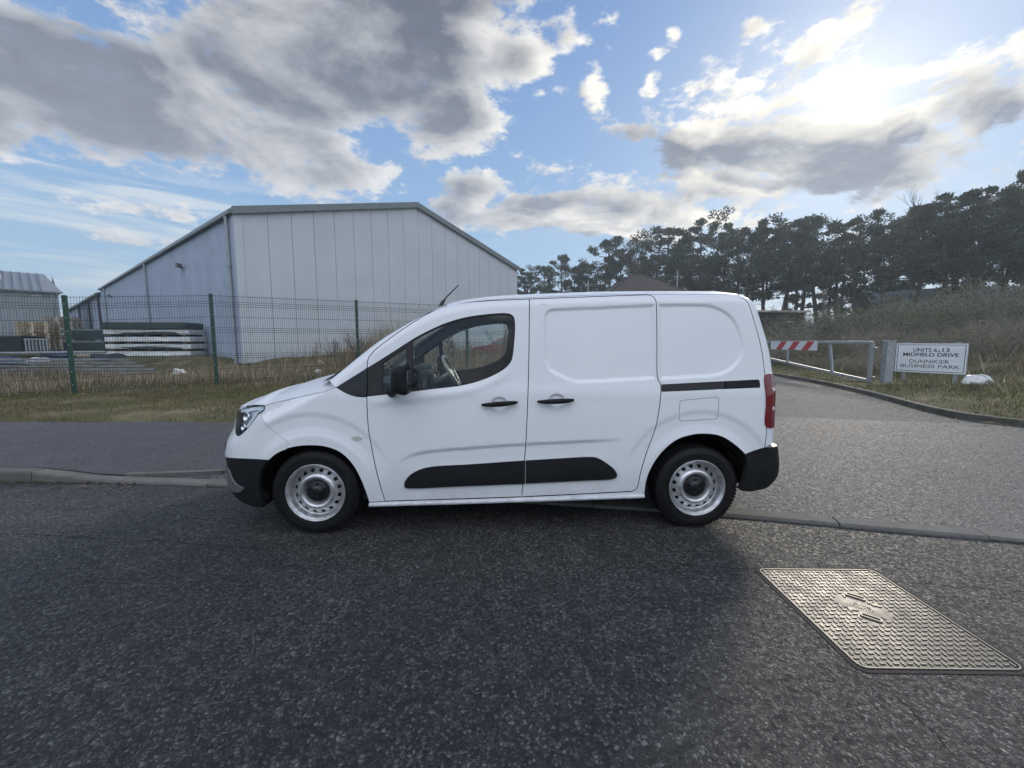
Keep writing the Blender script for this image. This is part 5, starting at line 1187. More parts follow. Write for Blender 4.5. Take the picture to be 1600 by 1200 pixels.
for yy in (.42, 17.0, 36.5):
    p_ = MB().tube([(-.15, yy, EZ - .17), (-.15, yy, EZ - .35), (-.14, yy, EZ - .55), (-.14, yy, .4)], .075, 10).build('downpipe', [M_PIPE], wh)
    for zz in (2.4, 4.4): MB().lathe([(.09, -.03), (.09, .03)], 12, 'z', 0, True, Matrix.Translation((-.14, yy, zz))).build('bracket', [M_TRIMG], p_)
for (yy, zz) in ((8.2, 5.25), (33.0, 5.35)):
    c_ = MB().bbox((-.14, yy - .06, zz - .05), (-.03, yy + .06, zz + .05), .01).build('security_camera', [simple("camera_grey", (.09, .10, .10), .4)], wh)
    MB().bbox((-.34, yy - .52, zz - .03), (-.16, yy - .06, zz + .13), .02, 0).build('housing', [bpy.data.materials['camera_grey']], c_)
    MB().bbox((-.30, yy + .0, zz + .04), (-.14, yy + .18, zz + .24), .02).build('lamp', [M_SFRAME], c_)
# lower range continuing behind it
lw = empty('long_shed', (WA.x + sd_.x * 40.2, WA.y + sd_.y * 40.2, 0), math.atan2(gd.y, gd.x)); tag(lw, 'lower grey ribbed shed running on behind the large warehouse', 'shed')
EZ2 = 6.15; mb = MB(); pts = []
for i in range(int(44 / .5)): y = i * .5; pts += [(y, 0), (y + .38, 0), (y + .40, -.04), (y + .48, -.04), (y + .5, 0)]
m_ = len(pts); mb.add([(p[1], p[0], .4) for p in pts] + [(p[1], p[0], EZ2) for p in pts], [(j, j + 1, m_ + j + 1, m_ + j) for j in range(m_ - 1)]); mb.build('side_wall', [M_SIDE], lw)
MB().add([(-.3, -.1, EZ2), (8, -.1, EZ2 + 1.4), (8, 44, EZ2 + 1.4), (-.3, 44, EZ2), (-.3, -.1, EZ2 + .12), (8, -.1, EZ2 + 1.52), (8, 44, EZ2 + 1.52), (-.3, 44, EZ2 + .12)], [(0, 3, 2, 1), (4, 5, 6, 7), (0, 1, 5, 4), (1, 2, 6, 5), (2, 3, 7, 6), (3, 0, 4, 7)]).build('roof', [M_ROOF], lw)
MB().box((.02, .02, .4), (16, .06, EZ2)).build('end_wall', [M_SIDE], lw); MB().bbox((-.42, -.1, EZ2 - .15), (-.28, 44, EZ2 + .06), .02).build('gutter', [M_TRIMG], lw)
for yy in (.6, 9, 20): MB().tube([(-.2, yy, EZ2 - .1), (-.16, yy, .4)], .10, 8).build('downpipe', [simple("dark_downpipe", (.05, .055, .065), .5) if yy < 1 else bpy.data.materials['dark_downpipe']], lw)

# far left building
fd = Vector((.643, .766)).normalized(); Q = at(90, 456, 45.0)
fl_ = empty('storage_building', (Q.x, Q.y, 0), math.atan2(fd.y, fd.x)); tag(fl_, 'grey building with a standing seam roof and rooflight at the left edge of the photo', 'building')
E3 = Q.z; M_FL = simple("grey_green_cladding", (.36, .40, .41), .45, metal=.05, var=.07, scale=.6)
mb = MB(); pts = []
for i in range(52): y = -26 + i * .5; pts += [(y, 0), (y + .36, 0), (y + .39, -.04), (y + .47, -.04), (y + .5, 0)]
m_ = len(pts); mb.add([(p[0], p[1], .3) for p in pts] + [(p[0], p[1], E3 - .1) for p in pts], [(j, j + 1, m_ + j + 1, m_ + j) for j in range(m_ - 1)]); mb.build('front_wall', [M_FL], fl_)
MB().add([(0, 0, .3), (0, 12, .3), (0, 12, E3), (0, 6, E3 + 2.3), (0, 0, E3)], [(0, 1, 2, 3, 4)]).build('end_wall', [M_FL], fl_)
rf = MB(); rf.add([(-26, -.4, E3 - .05), (.3, -.4, E3 - .05), (-.6, 6, E3 + 2.35), (-26, 6, E3 + 2.35), (-26, 12.4, E3 - .05), (.3, 12.4, E3 - .05)], [(0, 1, 2, 3), (3, 2, 5, 4), (1, 5, 2)])
rfo = rf.build('roof', [M_ROOF], fl_); sl = Vector((0, 6.4, 2.4)).normalized()
mb = MB()
for i in range(41): x = -26 + i * .62; mb.add([(x, -.4, E3 - .03), (x + .05, -.4, E3 - .03), (x + .05, -.4, E3 + .06), (x, -.4, E3 + .06), (x, 6, E3 + 2.37), (x + .05, 6, E3 + 2.37), (x + .05, 6, E3 + 2.46), (x, 6, E3 + 2.46)], [(0, 1, 2, 3), (3, 2, 6, 7), (0, 3, 7, 4), (1, 5, 6, 2)])
mb.build('standing_seams', [simple("roof_seam_dark", (.10, .11, .12), .5)], rfo)
MB().add([(-5.4, 2.6, E3 + 1.13), (-3.7, 2.6, E3 + 1.13), (-3.7, 4.4, E3 + 1.80), (-5.4, 4.4, E3 + 1.80)], [(0, 1, 2, 3)]).build('rooflight', [simple("milky_rooflight", (.62, .62, .60), .4)], rfo)
MB().bbox((-26, -.55, E3 - .2), (.35, -.38, E3 - .02), .03).build('gutter', [M_TRIMG], fl_)
MB().tube([(-.5, -.12, E3 - .2), (-.5, -.12, .3)], .09, 8).build('downpipe', [M_PIPE], fl_)
MB().bbox((-1.9, -.14, E3 - .62), (-1.2, -.05, E3 - .42), .02).build('floodlight', [M_BAG], fl_)

# ================================================================== YARD STORES
M_WRAP = simple("white_wrapping", (.62, .65, .64), .4, var=.2, scale=2.5); M_DGRN = simple("dark_green_sheeting", (.022, .045, .045), .45, var=.25, scale=2); M_WOOD = simple("weathered_pallet_wood", (.52, .42, .29), .85, var=.3, scale=7); M_WOOD2 = simple("grey_pallet_wood", (.44, .39, .33), .85, var=.3, scale=7)
M_DBLUE = simple("dark_blue_tarpaulin", (.022, .045, .09), .5, var=.3, scale=3); M_BLK = simple("black_crates", (.014, .017, .022), .5, var=.2)
def yard(name, x, y, rz, label, cat_, group=None, z=None):
    o = empty(name, (x, y, gz(x, y) if z is None else z), R(rz)); tag(o, label, cat_, group); return o
M_BEAR = simple('dark_timber_bearer', (.10, .078, .055), .9)
# stacked cladding packs on bearers
a = at(165, 560, 19.0); b = at(300, 560, 19.2); wdt = (b - a).length; cx_, cy_ = (a.x + b.x) / 2, 19.6; th = 2.0; zz = a.z; top_z = at(230, 503, 19).z; lay = (top_z - zz) / 5
for i in range(4):
    p = yard('cladding_pack', cx_ + random.uniform(-.04, .04), cy_, th, ['bottom', 'second lowest', 'third from bottom', 'top'][i] + ' white wrapped pack of the cladding stack', 'cladding pack', 'packs of cladding stacked in the yard', zz + i * lay)
    MB().bbox((-wdt / 2, -.55, .10), (wdt / 2, .55, lay - .015), .03).build('wrapped_sheets', [M_WRAP], p)
    for q in range(5): MB().box((-wdt / 2 + .15 + q * (wdt - .5) / 4, -.55, 0), (-wdt / 2 + .35 + q * (wdt - .5) / 4, .55, .098)).build('bearer', [M_BEAR], p)
    blob('loose_film', M_DGRN if i % 2 else M_WRAP, (wdt * .34, .03, lay * .22), 20 + i, .25, 3, p, (.2, -.57, lay * .42))
p = yard('green_sheet_pack', cx_ - .05, cy_, th, 'dark green sheet pack lying on top of the white cladding packs', 'sheet pack', None, zz + 4 * lay); MB().bbox((-wdt / 2 - .05, -.6, .0), (wdt / 2 - .05, .6, lay * .9), .04).build('sheets', [M_DGRN], p)
MB().box((-wdt / 2, -.6, lay * .9), (wdt / 2 - .2, .6, lay * .9 + .02)).build('cover', [M_DGRN], p)
# dark green cages left of the stack
for i, (x0, x1, y0_, y1_) in enumerate(((108, 164, 513, 531), (100, 164, 532, 548))):
    a, b = at(x0, y1_, 20.5), at(x1, y0_, 20.5); p = yard('green_crate', (a.x + b.x) / 2, 21, 0, ('upper' if i == 0 else 'lower') + ' dark green crate stacked behind the leftmost fence post', 'crate', 'dark green crates in the yard', a.z)
    MB().bbox((-(b.x - a.x) / 2, -.5, 0), ((b.x - a.x) / 2, .5, b.z - a.z - .03), .03).build('shell', [M_DGRN], p); MB().box((-(b.x - a.x) / 2 - .02, -.52, b.z - a.z - .1), ((b.x - a.x) / 2 + .02, -.49, b.z - a.z - .06)).build('rim', [M_TRIMG], p)
a, b = at(90, 560, 20.4), at(166, 549, 20.4); p = yard('timber_plinth', (a.x + b.x) / 2, 21, 0, 'low grey timber plinth under the dark green crates', 'plinth', None, a.z - .3); MB().bbox((-(b.x - a.x) / 2, -.55, 0), ((b.x - a.x) / 2, .55, b.z - a.z + .3), .02).build('frame', [M_WOOD2], p)
# black crate far left
a, b = at(-40, 553, 19.0), at(33, 525, 19.0); p = yard('black_crate', (a.x + b.x) / 2, 19.5, 0, 'black ribbed crate at the left edge of the photo before the grey building', 'crate', None, a.z)
mb = MB(); hw_, hh_ = (b.x - a.x) / 2, b.z - a.z; mb.bbox((-hw_, -.5, 0), (hw_, .5, hh_), .03)
for q in range(6): mb.box((-hw_ - .01, -.53, .05 + q * hh_ / 6), (hw_ + .01, -.50, .05 + q * hh_ / 6 + hh_ / 14))
mb.build('shell', [M_BLK], p)
a, b = at(30, 552, 18.6), at(60, 532, 18.6); p = yard('wire_cage', (a.x + b.x) / 2, 18.9, 8, 'pale slatted cage leaning beside the black crate', 'cage', None, a.z)
mb = MB()
for q in range(7): mb.box((-.42 + q * .14, -.03, 0), (-.36 + q * .14, .03, .62))
mb.box((-.44, -.03, .60), (.54, .03, .66)); mb.build('slats', [M_GALV], p)
# pallets
def pallet(mat):
    o = empty('wooden_pallet', (0, 0, 0)); o['category'] = 'pallet'
    mb = MB()
    for q in range(5): mb.box((-.6 + q * .275, -.5, .122), (-.5 + q * .275, .5, .144))
    mb.build('deck_boards', [mat], o); mb = MB()
    for yy in (-.5, -.05, .4):
        for xx in (-.6, -.0725, .455): mb.box((xx, yy, .022), (xx + .145, yy + .1, .1))
    mb.build('blocks', [mat], o); mb = MB()
    for yy in (-.5, -.05, .4): mb.box((-.6, yy, 0), (.6, yy + .1, .0215)); mb.box((-.6, yy, .1005), (.6, yy + .1, .1215))
    mb.build('bearers', [mat], o); return o
pt = pallet(M_WOOD); pt2 = pallet(M_WOOD2); first = [True, True]
for (pxa, pya, Yd, nlay, wq, proto, grp, gi_) in ((58, 503, 21.5, 11, 1.3, pt, 'left', 0), (98, 495, 24.0, 14, 1.25, pt2, 'right', 1)):
    tp = at(pxa, pya, Yd); g_ = tp.z - nlay * .146
    for i in range(nlay):
        for sx in ((-.0,) if gi_ else (-.0,)):
            o = proto if first[gi_] else copy_tree(proto); first[gi_] = False
            o.location = (tp.x + random.uniform(-.03, .03), Yd + random.uniform(-.03, .03), g_ + i * .146); o.rotation_euler = (0, 0, R(random.uniform(-2, 2) + (24 if gi_ == 0 else 20))); o.scale = (1.0, 1.0, 1)
            lev = 'topmost' if i == nlay - 1 else 'lowest' if i == 0 else ['second', 'third', 'fourth', 'fifth', 'sixth', 'seventh', 'eighth', 'ninth', 'tenth', 'eleventh', 'twelfth', 'thirteenth'][nlay - 2 - i] + ' from the top'
            o['label'] = 'wooden pallet, %s of the %s stack beside the leftmost fence post' % (lev, 'yellowish left' if gi_ == 0 else 'greyer right'); o['category'] = 'pallet'; o['group'] = 'pallets in the %s stack' % ('left' if gi_ == 0 else 'right')
# long steel lengths on the ground
a, b = at(5, 552, 16.8), at(272, 546, 17.2); n_ = 6
for i in range(n_):
    z0 = at(100, 589 - i * 5.2, 15.5 + i * .28); xl, xr_ = at(18 - i * 12, 580, 15.5 + i * .28).x, at(268 - i * 14, 575, 15.5 + i * .28).x
    p = yard('steel_section', (xl + xr_) / 2, 15.5 + i * .28, .8, ['nearest', 'second nearest', 'third nearest', 'fourth nearest', 'fifth nearest', 'farthest'][i] + ' long grey steel section lying in the row by the fence', 'steel section', 'steel sections lying in the yard', z0.z)
    hl = (xr_ - xl) / 2; mb = MB(); mb.box((-hl, -.035, 0), (hl, -.028, .075)); mb.box((-hl, -.0275, .067), (hl, .035, .075)); mb.box((-hl, -.0275, 0), (hl, .035, .007)); mb.build('channel', [simple("mill_steel", (.30, .31, .33), .45, metal=.3, var=.3, scale=2) if i == 0 else bpy.data.materials['mill_steel']], p)
a = at(-30, 553, 18.0); b = at(165, 545, 18.0); p = yard('scaffold_tube', (a.x + b.x) / 2, 18.0, .5, 'long pale tube lying level above the steel sections', 'tube', None, at(60, 552, 18.0).z); MB().tube([(-(b.x - a.x) / 2, 0, 0), ((b.x - a.x) / 2, 0, .06)], .05, 10).build('pipe', [M_GALV], p)
a, b = at(-30, 572, 17.4), at(38, 556, 17.4); p = yard('tarpaulin', (a.x + b.x) / 2, 17.4, 0, 'dark blue tarpaulin bundle at the left edge under the long tube', 'tarpaulin', None, a.z); blob('folds', M_DBLUE, ((b.x - a.x) / 2, .35, .30), 31, .14, 4, p, (0, 0, .12))
a, b = at(40, 568, 17.2), at(77, 558, 17.2); p = yard('white_sack', (a.x + b.x) / 2, 17.2, -6, 'crumpled white sack beside the blue tarpaulin behind the fence', 'sack', None, a.z); blob('plastic', M_BAG, (.52, .25, .17), 41, .2, 4, p, (0, 0, .06))
a, b = at(150, 566, 18.2), at(190, 552, 18.2); p = yard('black_bundle', (a.x + b.x) / 2, 18.2, 0, 'black sheeting bundle at the foot of the cladding stack', 'bundle', None, a.z); blob('sheeting', M_BLK, (.75, .4, .28), 43, .2, 4, p, (0, 0, .1))
a = at(95, 540, 20.0); p = yard('blue_bundle', a.x + .4, 19.4, 0, 'blue grey wrapped bundle below the green crates', 'bundle', None, at(120, 560, 19.4).z); blob('wrap', M_DBLUE, (.8, .3, .18), 45, .12, 4, p, (0, 0, .1))
for (px, py, Y, s, lab) in ((280, 582, 12.4, .15, 'crumpled white paper among the weeds left of the warehouse corner post'), (497, 578, 13.0, .09, 'small white scrap in the weeds above the van bonnet'), (500, 549, 15.5, .10, 'pale scrap near the gable wall foot')):
    q = at(px, py, Y); p = yard('paper_scrap', q.x, Y, 20, lab, 'litter'); blob('crumple', M_BAG, (s, s * .6, s * .8), int(px), .3, 3, p, (0, 0, s * .5 + .1))
q = at(375, 579, 13.2); p = yard('timber_plank', q.x, 13.2, 14, 'pale broken plank lying in the weeds left of the bonnet', 'plank'); MB().bbox((-.7, -.07, .13), (.7, .07, .17), .008).build('board', [simple('bleached_board', (.35, .32, .26), .8, var=.3)], p)
M_MUD = mat_conc('muddy_slab', (.055, .048, .038), (.10, .09, .075), .5)

# ---- red car in the yard, seen through the cab
M_RED = simple("red_car_paint", (.20, .012, .018), .3, var=.05, coat=.8); M_DGL = simple("dark_car_glass", (.03, .035, .04), .08, coat=.5)
rc = empty('red_car', (-.15, 20.8, gz(-.15, 20.8)), R(4)); rc.scale = (.93, .93, .93); tag(rc, 'dark red hatchback beyond the mesh fence, seen through the van door window', 'car')
def car_body(prof_lo, prof_hi, hw, zt):
    G = []
    for yy, k_s in ((-1, 0), (-.97, .5), (-.8, 1), (0, 1.02), (.8, 1), (.97, .5), (1, 0)):
        G.append([(x, yy * hw * (1 - .10 * max(0, z - .85)), (z if k_s else z * .94 + .02)) for x, z in prof_lo])
    return np.array(G)
pr = [(-1.95, .30), (-2.0, .55), (-1.93, .78), (-1.75, .86), (-1.1, .97), (-.55, 1.30), (0, 1.43), (.8, 1.45), (1.45, 1.36), (1.75, 1.05), (1.95, .95), (2.0, .6), (1.95, .30)]
g = car_body(pr, None, .85, 1.4); mb = MB()
n = len(pr); S_ = [(x, -.85 + max(0, (z - .9)) * .22, z) for x, z in pr]; T_ = [(x, .85 - max(0, (z - .9)) * .22, z) for x, z in pr]
mb.add(S_ + T_, [tuple(range(n)), tuple(range(n, 2 * n))[::-1]] + [(i, n + i, n + i + 1, i + 1) for i in range(n - 1)]); mb.build('body', [M_RED], rc)
for s_ in (-1, 1):
    yq = lambda z: s_ * (.853 - max(0, z - .9) * .22)
    wv = [(-.92, .98), (-.50, 1.25), (0, 1.36), (.75, 1.38), (1.3, 1.28), (1.5, 1.0)]; MB().add([(x, yq(z), z) for x, z in wv], [tuple(range(6)) if s_ < 0 else tuple(range(6))[::-1]]).build('side_window', [M_DGL], rc)
    for xx in (-1.28, 1.25):
        w_ = MB().lathe([(.30, -.11), (.31, -.09), (.31, .09), (.30, .11), (.19, .11), (.19, -.11), (.30, -.11)], 28, 'y', 0, True, Matrix.Translation((xx, s_ * .78, .31))).build('wheel', [TYRE], rc)
        MB().lathe([(.19, s_ * .09), (.08, s_ * .10), (.01, s_ * .11)], 20, 'y', 0, True, Matrix.Translation((xx, s_ * .78, .31))).build('rim', [STEEL], w_)
MB().add([(-1.07, -.76, .99), (-1.07, .76, .99), (-.57, .70, 1.29), (-.57, -.70, 1.29)], [(0, 1, 2, 3)]).build('windscreen', [M_DGL], rc)
MB().add([(1.49, -.74, 1.33), (1.49, .74, 1.33), (1.775, .78, 1.06), (1.775, -.78, 1.06)], [(0, 1, 2, 3)]).build('rear_window', [M_DGL], rc)

# ================================================================== BUILDINGS BEHIND THE TREES
M_TILE = simple("brown_roof_tiles", (.075, .055, .048), .8, var=.2, scale=3, bump=.4, bscale=5); M_REND = simple("grey_render", (.28, .27, .26), .85, var=.08)
def hip_house(x, y, rz, w, d, e, r, hip, label):
    o = empty('house', (x, y, .3), R(rz)); tag(o, label, 'house'); MB().box((-w / 2, -d / 2, 0), (w / 2, d / 2, e)).build('walls', [M_REND], o)
    W_, D_ = w / 2 + .45, d / 2 + .45; rf = MB().add([(-W_, -D_, e - .1), (W_, -D_, e - .1), (W_, D_, e - .1), (-W_, D_, e - .1), (-W_ + hip, 0, r), (W_ - hip, 0, r)], [(0, 1, 5, 4), (1, 2, 5), (2, 3, 4, 5), (3, 0, 4), (3, 2, 1, 0)]).build('roof', [M_TILE], o)
    mb = MB(); mb.tube([(-W_ + hip, 0, r + .02), (W_ - hip, 0, r + .02)], .09, 8)
    for sx in (-1, 1):
        for sy in (-1, 1): mb.tube([(sx * (W_ - hip), 0, r + .02), (sx * W_, sy * D_, e - .06)], .08, 6)
    mb.build('ridge_tiles', [M_TILE], rf)
    for sx in (-.25, .25): MB().box((sx * w - .6, -d / 2 - .02, 1.0), (sx * w + .6, -d / 2 - .005, 2.1)).build('window', [M_DGL], o)
    MB().box((-.45, -d / 2 - .02, 0), (.45, -d / 2 - .005, 2.05)).build('door', [M_BLK], o); return o, rf
q = at(997, 430, 44); h_, r_ = hip_house(q.x, 44, 4, 9.6, 8, 5.0, q.z - .3, 4.6, 'brown hipped roof house showing above the van roof, before the pines')
for px in (918, 1062): p2 = at(px, 440, 42); MB().tube([(p2.x - q.x, -1.4, 5.6), (p2.x - q.x, -1.4, 8.0 if px > 1000 else 7.0)], .07, 8).build('vent_pipe', [M_GALV], h_)
a = at(1418, 476, 33); b = at(1520, 440, 36)
o = empty('bungalow', (b.x, 38, 1.2), R(-22)); tag(o, 'low building with a pale roof edge half hidden by scrub beyond the notice board', 'bungalow')
MB().box((-5, -3, 0), (5, 3, 2.9)).build('walls', [M_REND], o); rf = MB().add([(-6, -3.6, 2.7), (5.6, -3.6, 2.7), (5.6, 0, 4.9), (-6, 0, 4.9), (-6, 3.6, 2.7), (5.6, 3.6, 2.7)], [(0, 1, 2, 3), (3, 2, 5, 4)]).build('roof', [M_ROOF], o)
sbar(MB(), (-6.1, -3.6, 2.7), (-6.1, 0, 4.95), .16, .08); mb = MB(); mb.add([(-6.12, -3.7, 2.6), (-6.12, 0, 4.85), (-6.12, 0, 5.0), (-6.12, -3.7, 2.75), (-6.02, -3.7, 2.6), (-6.02, 0, 4.85), (-6.02, 0, 5.0), (-6.02, -3.7, 2.75)], [(0, 1, 2, 3), (7, 6, 5, 4), (3, 2, 6, 7), (0, 4, 5, 1), (0, 3, 7, 4)]); mb.build('barge_board', [M_GALV], rf)
MB().bbox((-6, -3.75, 2.55), (5.6, -3.6, 2.72), .02).build('gutter', [M_GALV], rf)
MB().add([(-5, -3, 2.9), (-5, 3, 2.9), (-5, 0, 4.7)], [(0, 1, 2)]).build('gable', [M_REND], o)
a, b = at(1196, 502, 31), at(1252, 484, 31)
o = empty('timber_shed', ((a.x + b.x) / 2 - .3, 32, a.z - 1.6), R(3)); tag(o, 'dark flat roofed timber shed just right of the van, under the pines', 'shed'); w_ = (b.x - a.x) / 2 + .6; h_ = b.z - o.location.z
MB().box((-w_, -1, 0), (w_, 1, h_ - .2)).build('walls', [simple("dark_timber", (.03, .022, .02), .8, var=.3, scale=5)], o); MB().bbox((-w_ - .2, -1.25, h_ - .2), (w_ + .2, 1.2, h_ - .05), .02).build('roof', [M_WOOD2], o)
MB().bbox((-w_ - .05, -1.1, 0), (-w_ + .1, -1.0, h_ - .2), .01).build('corner_post', [M_WOOD2], o); MB().box((w_ * .2, -1.03, h_ - .95), (w_ * .55, -1.01, h_ - .82)).build('window', [M_BAG], o)
# ================================================================== TREES
M_BARK = simple("pine_bark", (.055, .042, .034), .9, var=.3, scale=3); M_TWIG = simple("bare_twig", (.12, .098, .082), .9, var=.2)
M_NEEDLE = mat_blades("needles", .7, .18)
def tuft_cloud(centres, radii, per, size, pal, flat=.55, seed=0):
    r = np.random.default_rng(seed); C_ = np.repeat(np.array(centres), per, 0); Rr = np.repeat(np.array(radii), per, 0); n = len(C_)
    d = r.normal(size=(n, 3)); d /= np.linalg.norm(d, axis=1, keepdims=True); q = r.random(n) ** .45
    p = C_ + d * (Rr * q)[:, None] * np.array([1, 1, flat])
    out = d * np.array([1, 1, .6]) + r.normal(0, .45, (n, 3)) + np.array([0, 0, .35]); out /= np.linalg.norm(out, axis=1, keepdims=True)
    side = np.cross(out, r.normal(size=(n, 3))); side /= np.linalg.norm(side, axis=1, keepdims=True); L = size * r.uniform(.6, 1.35, n)[:, None]; w = L * .26
    V = np.empty((n, 4, 3)); V[:, 0] = p - out * L * .4; V[:, 1] = p + side * w; V[:, 2] = p + out * L * .7; V[:, 3] = p - side * w
    tone = np.repeat(np.clip(r.normal(1, .28, len(centres)), .5, 1.7), per) * r.normal(1, .18, n); pal = np.array(pal); c = pal[r.integers(0, len(pal), n)] * np.clip(tone, .35, 2)[:, None]
    return V.reshape(-1, 3), (np.arange(n) * 4)[:, None] + [0, 1, 2, 3], np.repeat(c, 4, 0)
NEEDLE = [(.036, .058, .024), (.048, .070, .028), (.028, .044, .022), (.064, .074, .032)]
def pine(seed, H, spread, bare, label=None):
    r = random.Random(seed); root = empty('pine_tree'); mb = MB(); lean = (r.uniform(-.06, .06), r.uniform(-.06, .06)); pts = []
    for i in range(9):
        t = i / 8; pts.append(Vector((lean[0] * H * t + .18 * math.sin(t * 5 + seed), lean[1] * H * t + .18 * math.cos(t * 4 + seed), H * .93 * t)))
    rad = [.24 * (1 - .82 * t / 8) for t in range(9)]; mb.tube(pts, rad, 8); cs = []; rs = []
    def onaxis(t): i = min(7, int(t * 8)); return pts[i].lerp(pts[i + 1], t * 8 - i)
    nl = int(11 + spread * 2.4)
    for k in range(nl):
        t = bare + (1 - bare) * (k + r.random()) / nl; t = min(t, .985); p = onaxis(t); a = k * 2.4 + r.uniform(-.5, .5)
        u = (t - bare) / (1 - bare); reach = spread * (.55 + .75 * math.sin(math.pi * min(1, u * .85 + .15)) ** 1.0) * r.uniform(.55, 1.1) * (1 - .45 * u ** 3)
        up = r.uniform(-.05, .55) + .55 * u; q1 = p + Vector((math.cos(a), math.sin(a), up * .5)) * reach * .5; q2 = p + Vector((math.cos(a + .2), math.sin(a + .2), up)) * reach
        mb.tube([p, q1, q2], [.07 * (1 - .5 * u), .045, .018], 5)
        for (qq, s_) in ((q2, 1), (q1.lerp(q2, .5) + Vector((r.uniform(-.4, .4), r.uniform(-.4, .4), .2)), .8), (q1 + Vector((r.uniform(-.5, .5), r.uniform(-.5, .5), .25)), .55)):
            if r.random() < .84: cs.append(tuple(qq)); rs.append(reach * .23 * s_ * r.uniform(.6, 1.4) + .20)
        for j in range(2):
            e = q2 + Vector((r.uniform(-1, 1), r.uniform(-1, 1), r.uniform(-.1, .7))) * reach * .34; mb.tube([q1.lerp(q2, .6), e], [.02, .008], 4, cap=False); cs.append(tuple(e)); rs.append(.30 + reach * .12)
    for k in range(int(6)):    # dead snags below the crown
        t = r.uniform(.25, bare); p = onaxis(t); a = r.uniform(0, 6.3); L = r.uniform(.5, 1.8); mb.tube([p, p + Vector((math.cos(a), math.sin(a), r.uniform(-.2, .3))) * L], [.03, .008], 4, cap=False)
    mb.build('trunk', [M_BARK], root)
    V, F, c = tuft_cloud(cs, rs, 84, .215, NEEDLE, .62, seed); me = np_mesh('crown', V, F); set_tone(me, c); link('crown', me, [M_NEEDLE], root); return root
def bare_tree(seed, H, name='bare_tree', spread=.42, levels=5, mat=M_TWIG, trunk=.16, fork=None, thin=.62, n0=5):
    r = random.Random(seed); root = empty(name); tb = MB(); cb = MB()
    def grow(p, d, L, rad, lv):
        q = p; dd = d.copy(); pts = [p]; ns = 3
        for i in range(ns): dd = (dd + Vector((r.uniform(-1, 1), r.uniform(-1, 1), r.uniform(-.2, .6))) * .12).normalized(); q = q + dd * L / ns; pts.append(q)
        (tb if lv == 0 else cb).tube(pts, [rad * (1 - .35 * i / ns) for i in range(ns + 1)], 7 if lv == 0 else 4 if lv < 3 else 3, cap=False)
        if lv >= levels: return
        for k in range(n0 if lv == 0 else r.choice((2, 3, 3))):
            t = 1 if k == 0 else r.uniform(.45, 1); b = pts[-1] if t > .8 else pts[-2]
            nd = (dd + Vector((r.uniform(-1, 1), r.uniform(-1, 1), r.uniform(-.25, .55))) * (spread * 2 * (.5 if k == 0 else 1))).normalized(); grow(b, nd, L * thin * r.uniform(.85, 1.25), rad * .58, lv + 1)
    grow(Vector((0, 0, 0)), Vector((0, 0, 1)), H * .36, trunk, 0); tb.build('trunk', [mat], root); cb.build('branches', [mat], root); return root
protos = [pine(101 + i, H, s, b) for i, (H, s, b) in enumerate(((13, 1.9, .44), (13, 2.5, .40), (13, 1.7, .56), (13, 2.7, .46), (13, 2.2, .52), (13, 1.8, .36)))]
used = [False] * len(protos)
prof_px = [812, 830, 855, 880, 905, 930, 955, 990, 1015, 1040, 1065, 1090, 1115, 1140, 1165, 1190, 1215, 1245, 1270, 1300, 1330, 1355, 1400, 1430, 1460, 1495, 1520, 1550, 1580, 1615, 1650, 1700]
prof_y = [418, 432, 418, 400, 412, 378, 385, 402, 372, 352, 362, 350, 366, 358, 347, 352, 338, 344, 333, 345, 338, 348, 325, 308, 300, 318, 296, 276, 283, 290, 270, 280]
def Yof(px): return float(np.interp(px, [810, 900, 1000, 1100, 1200, 1300, 1400, 1500, 1600, 1700], [84, 74, 64, 57, 50, 44, 39, 35, 32, 30]))
rt = random.Random(77); placed = []
def put_pine(px, ytop, Y, k=None, rowname=''):
    X = (px - 800) / 650 * Y; g_ = gz(X, Y) - .1; Hh = (532 - ytop) / 650 * Y * 1.0 + 1.4 - g_; k = rt.randrange(len(protos)) if k is None else k
    if used[k]: o = copy_tree(protos[k])
    else: o = protos[k]; used[k] = True
    s = Hh / 13.6; o.location = (X, Y, g_); o.rotation_euler = (0, 0, rt.uniform(0, 6.28)); o.scale = (s * rt.uniform(.9, 1.15), s * rt.uniform(.9, 1.15), s); o['category'] = 'tree'; o['group'] = 'pines in the shelter belt behind the van and the sign'; placed.append((px, ytop, Y, o, rowname)); return o
for i, (px, yt) in enumerate(zip(prof_px, prof_y)): put_pine(px + rt.uniform(-4, 4), yt - rt.uniform(0, 12), Yof(px) + rt.uniform(-1.5, 1.5), None, 'front')
for i, px in enumerate(range(828, 1690, 30)):
    yt = float(np.interp(px, prof_px, prof_y)); Y = Yof(px) + rt.uniform(6, 10); put_pine(px + rt.uniform(-8, 8), yt + rt.uniform(6, 46), Y, None, 'back')
for i, px in enumerate(range(1240, 1680, 130)):
    yt = float(np.interp(px, prof_px, prof_y)); put_pine(px + rt.uniform(-8, 8), yt + rt.uniform(40, 75), Yof(px) - rt.uniform(2, 4), None, 'edge')
marks = [(812, 'against the warehouse right end'), (900, 'between warehouse and brown roofed house'), (1000, 'above the brown hipped roof'), (1100, 'above the rear half of the van roof'), (1180, 'above the rear corner of the van'), (1250, 'above the timber shed'), (1330, 'above the striped gate board'), (1390, 'above the gate post'), (1460, 'above the notice board'), (1540, 'above the low bungalow'), (1700, 'at the right edge of the photo')]
placed.sort(key=lambda q: q[0]); cnt = {}
ords = ['first', 'second', 'third', 'fourth', 'fifth', 'sixth', 'seventh', 'eighth', 'ninth', 'tenth']
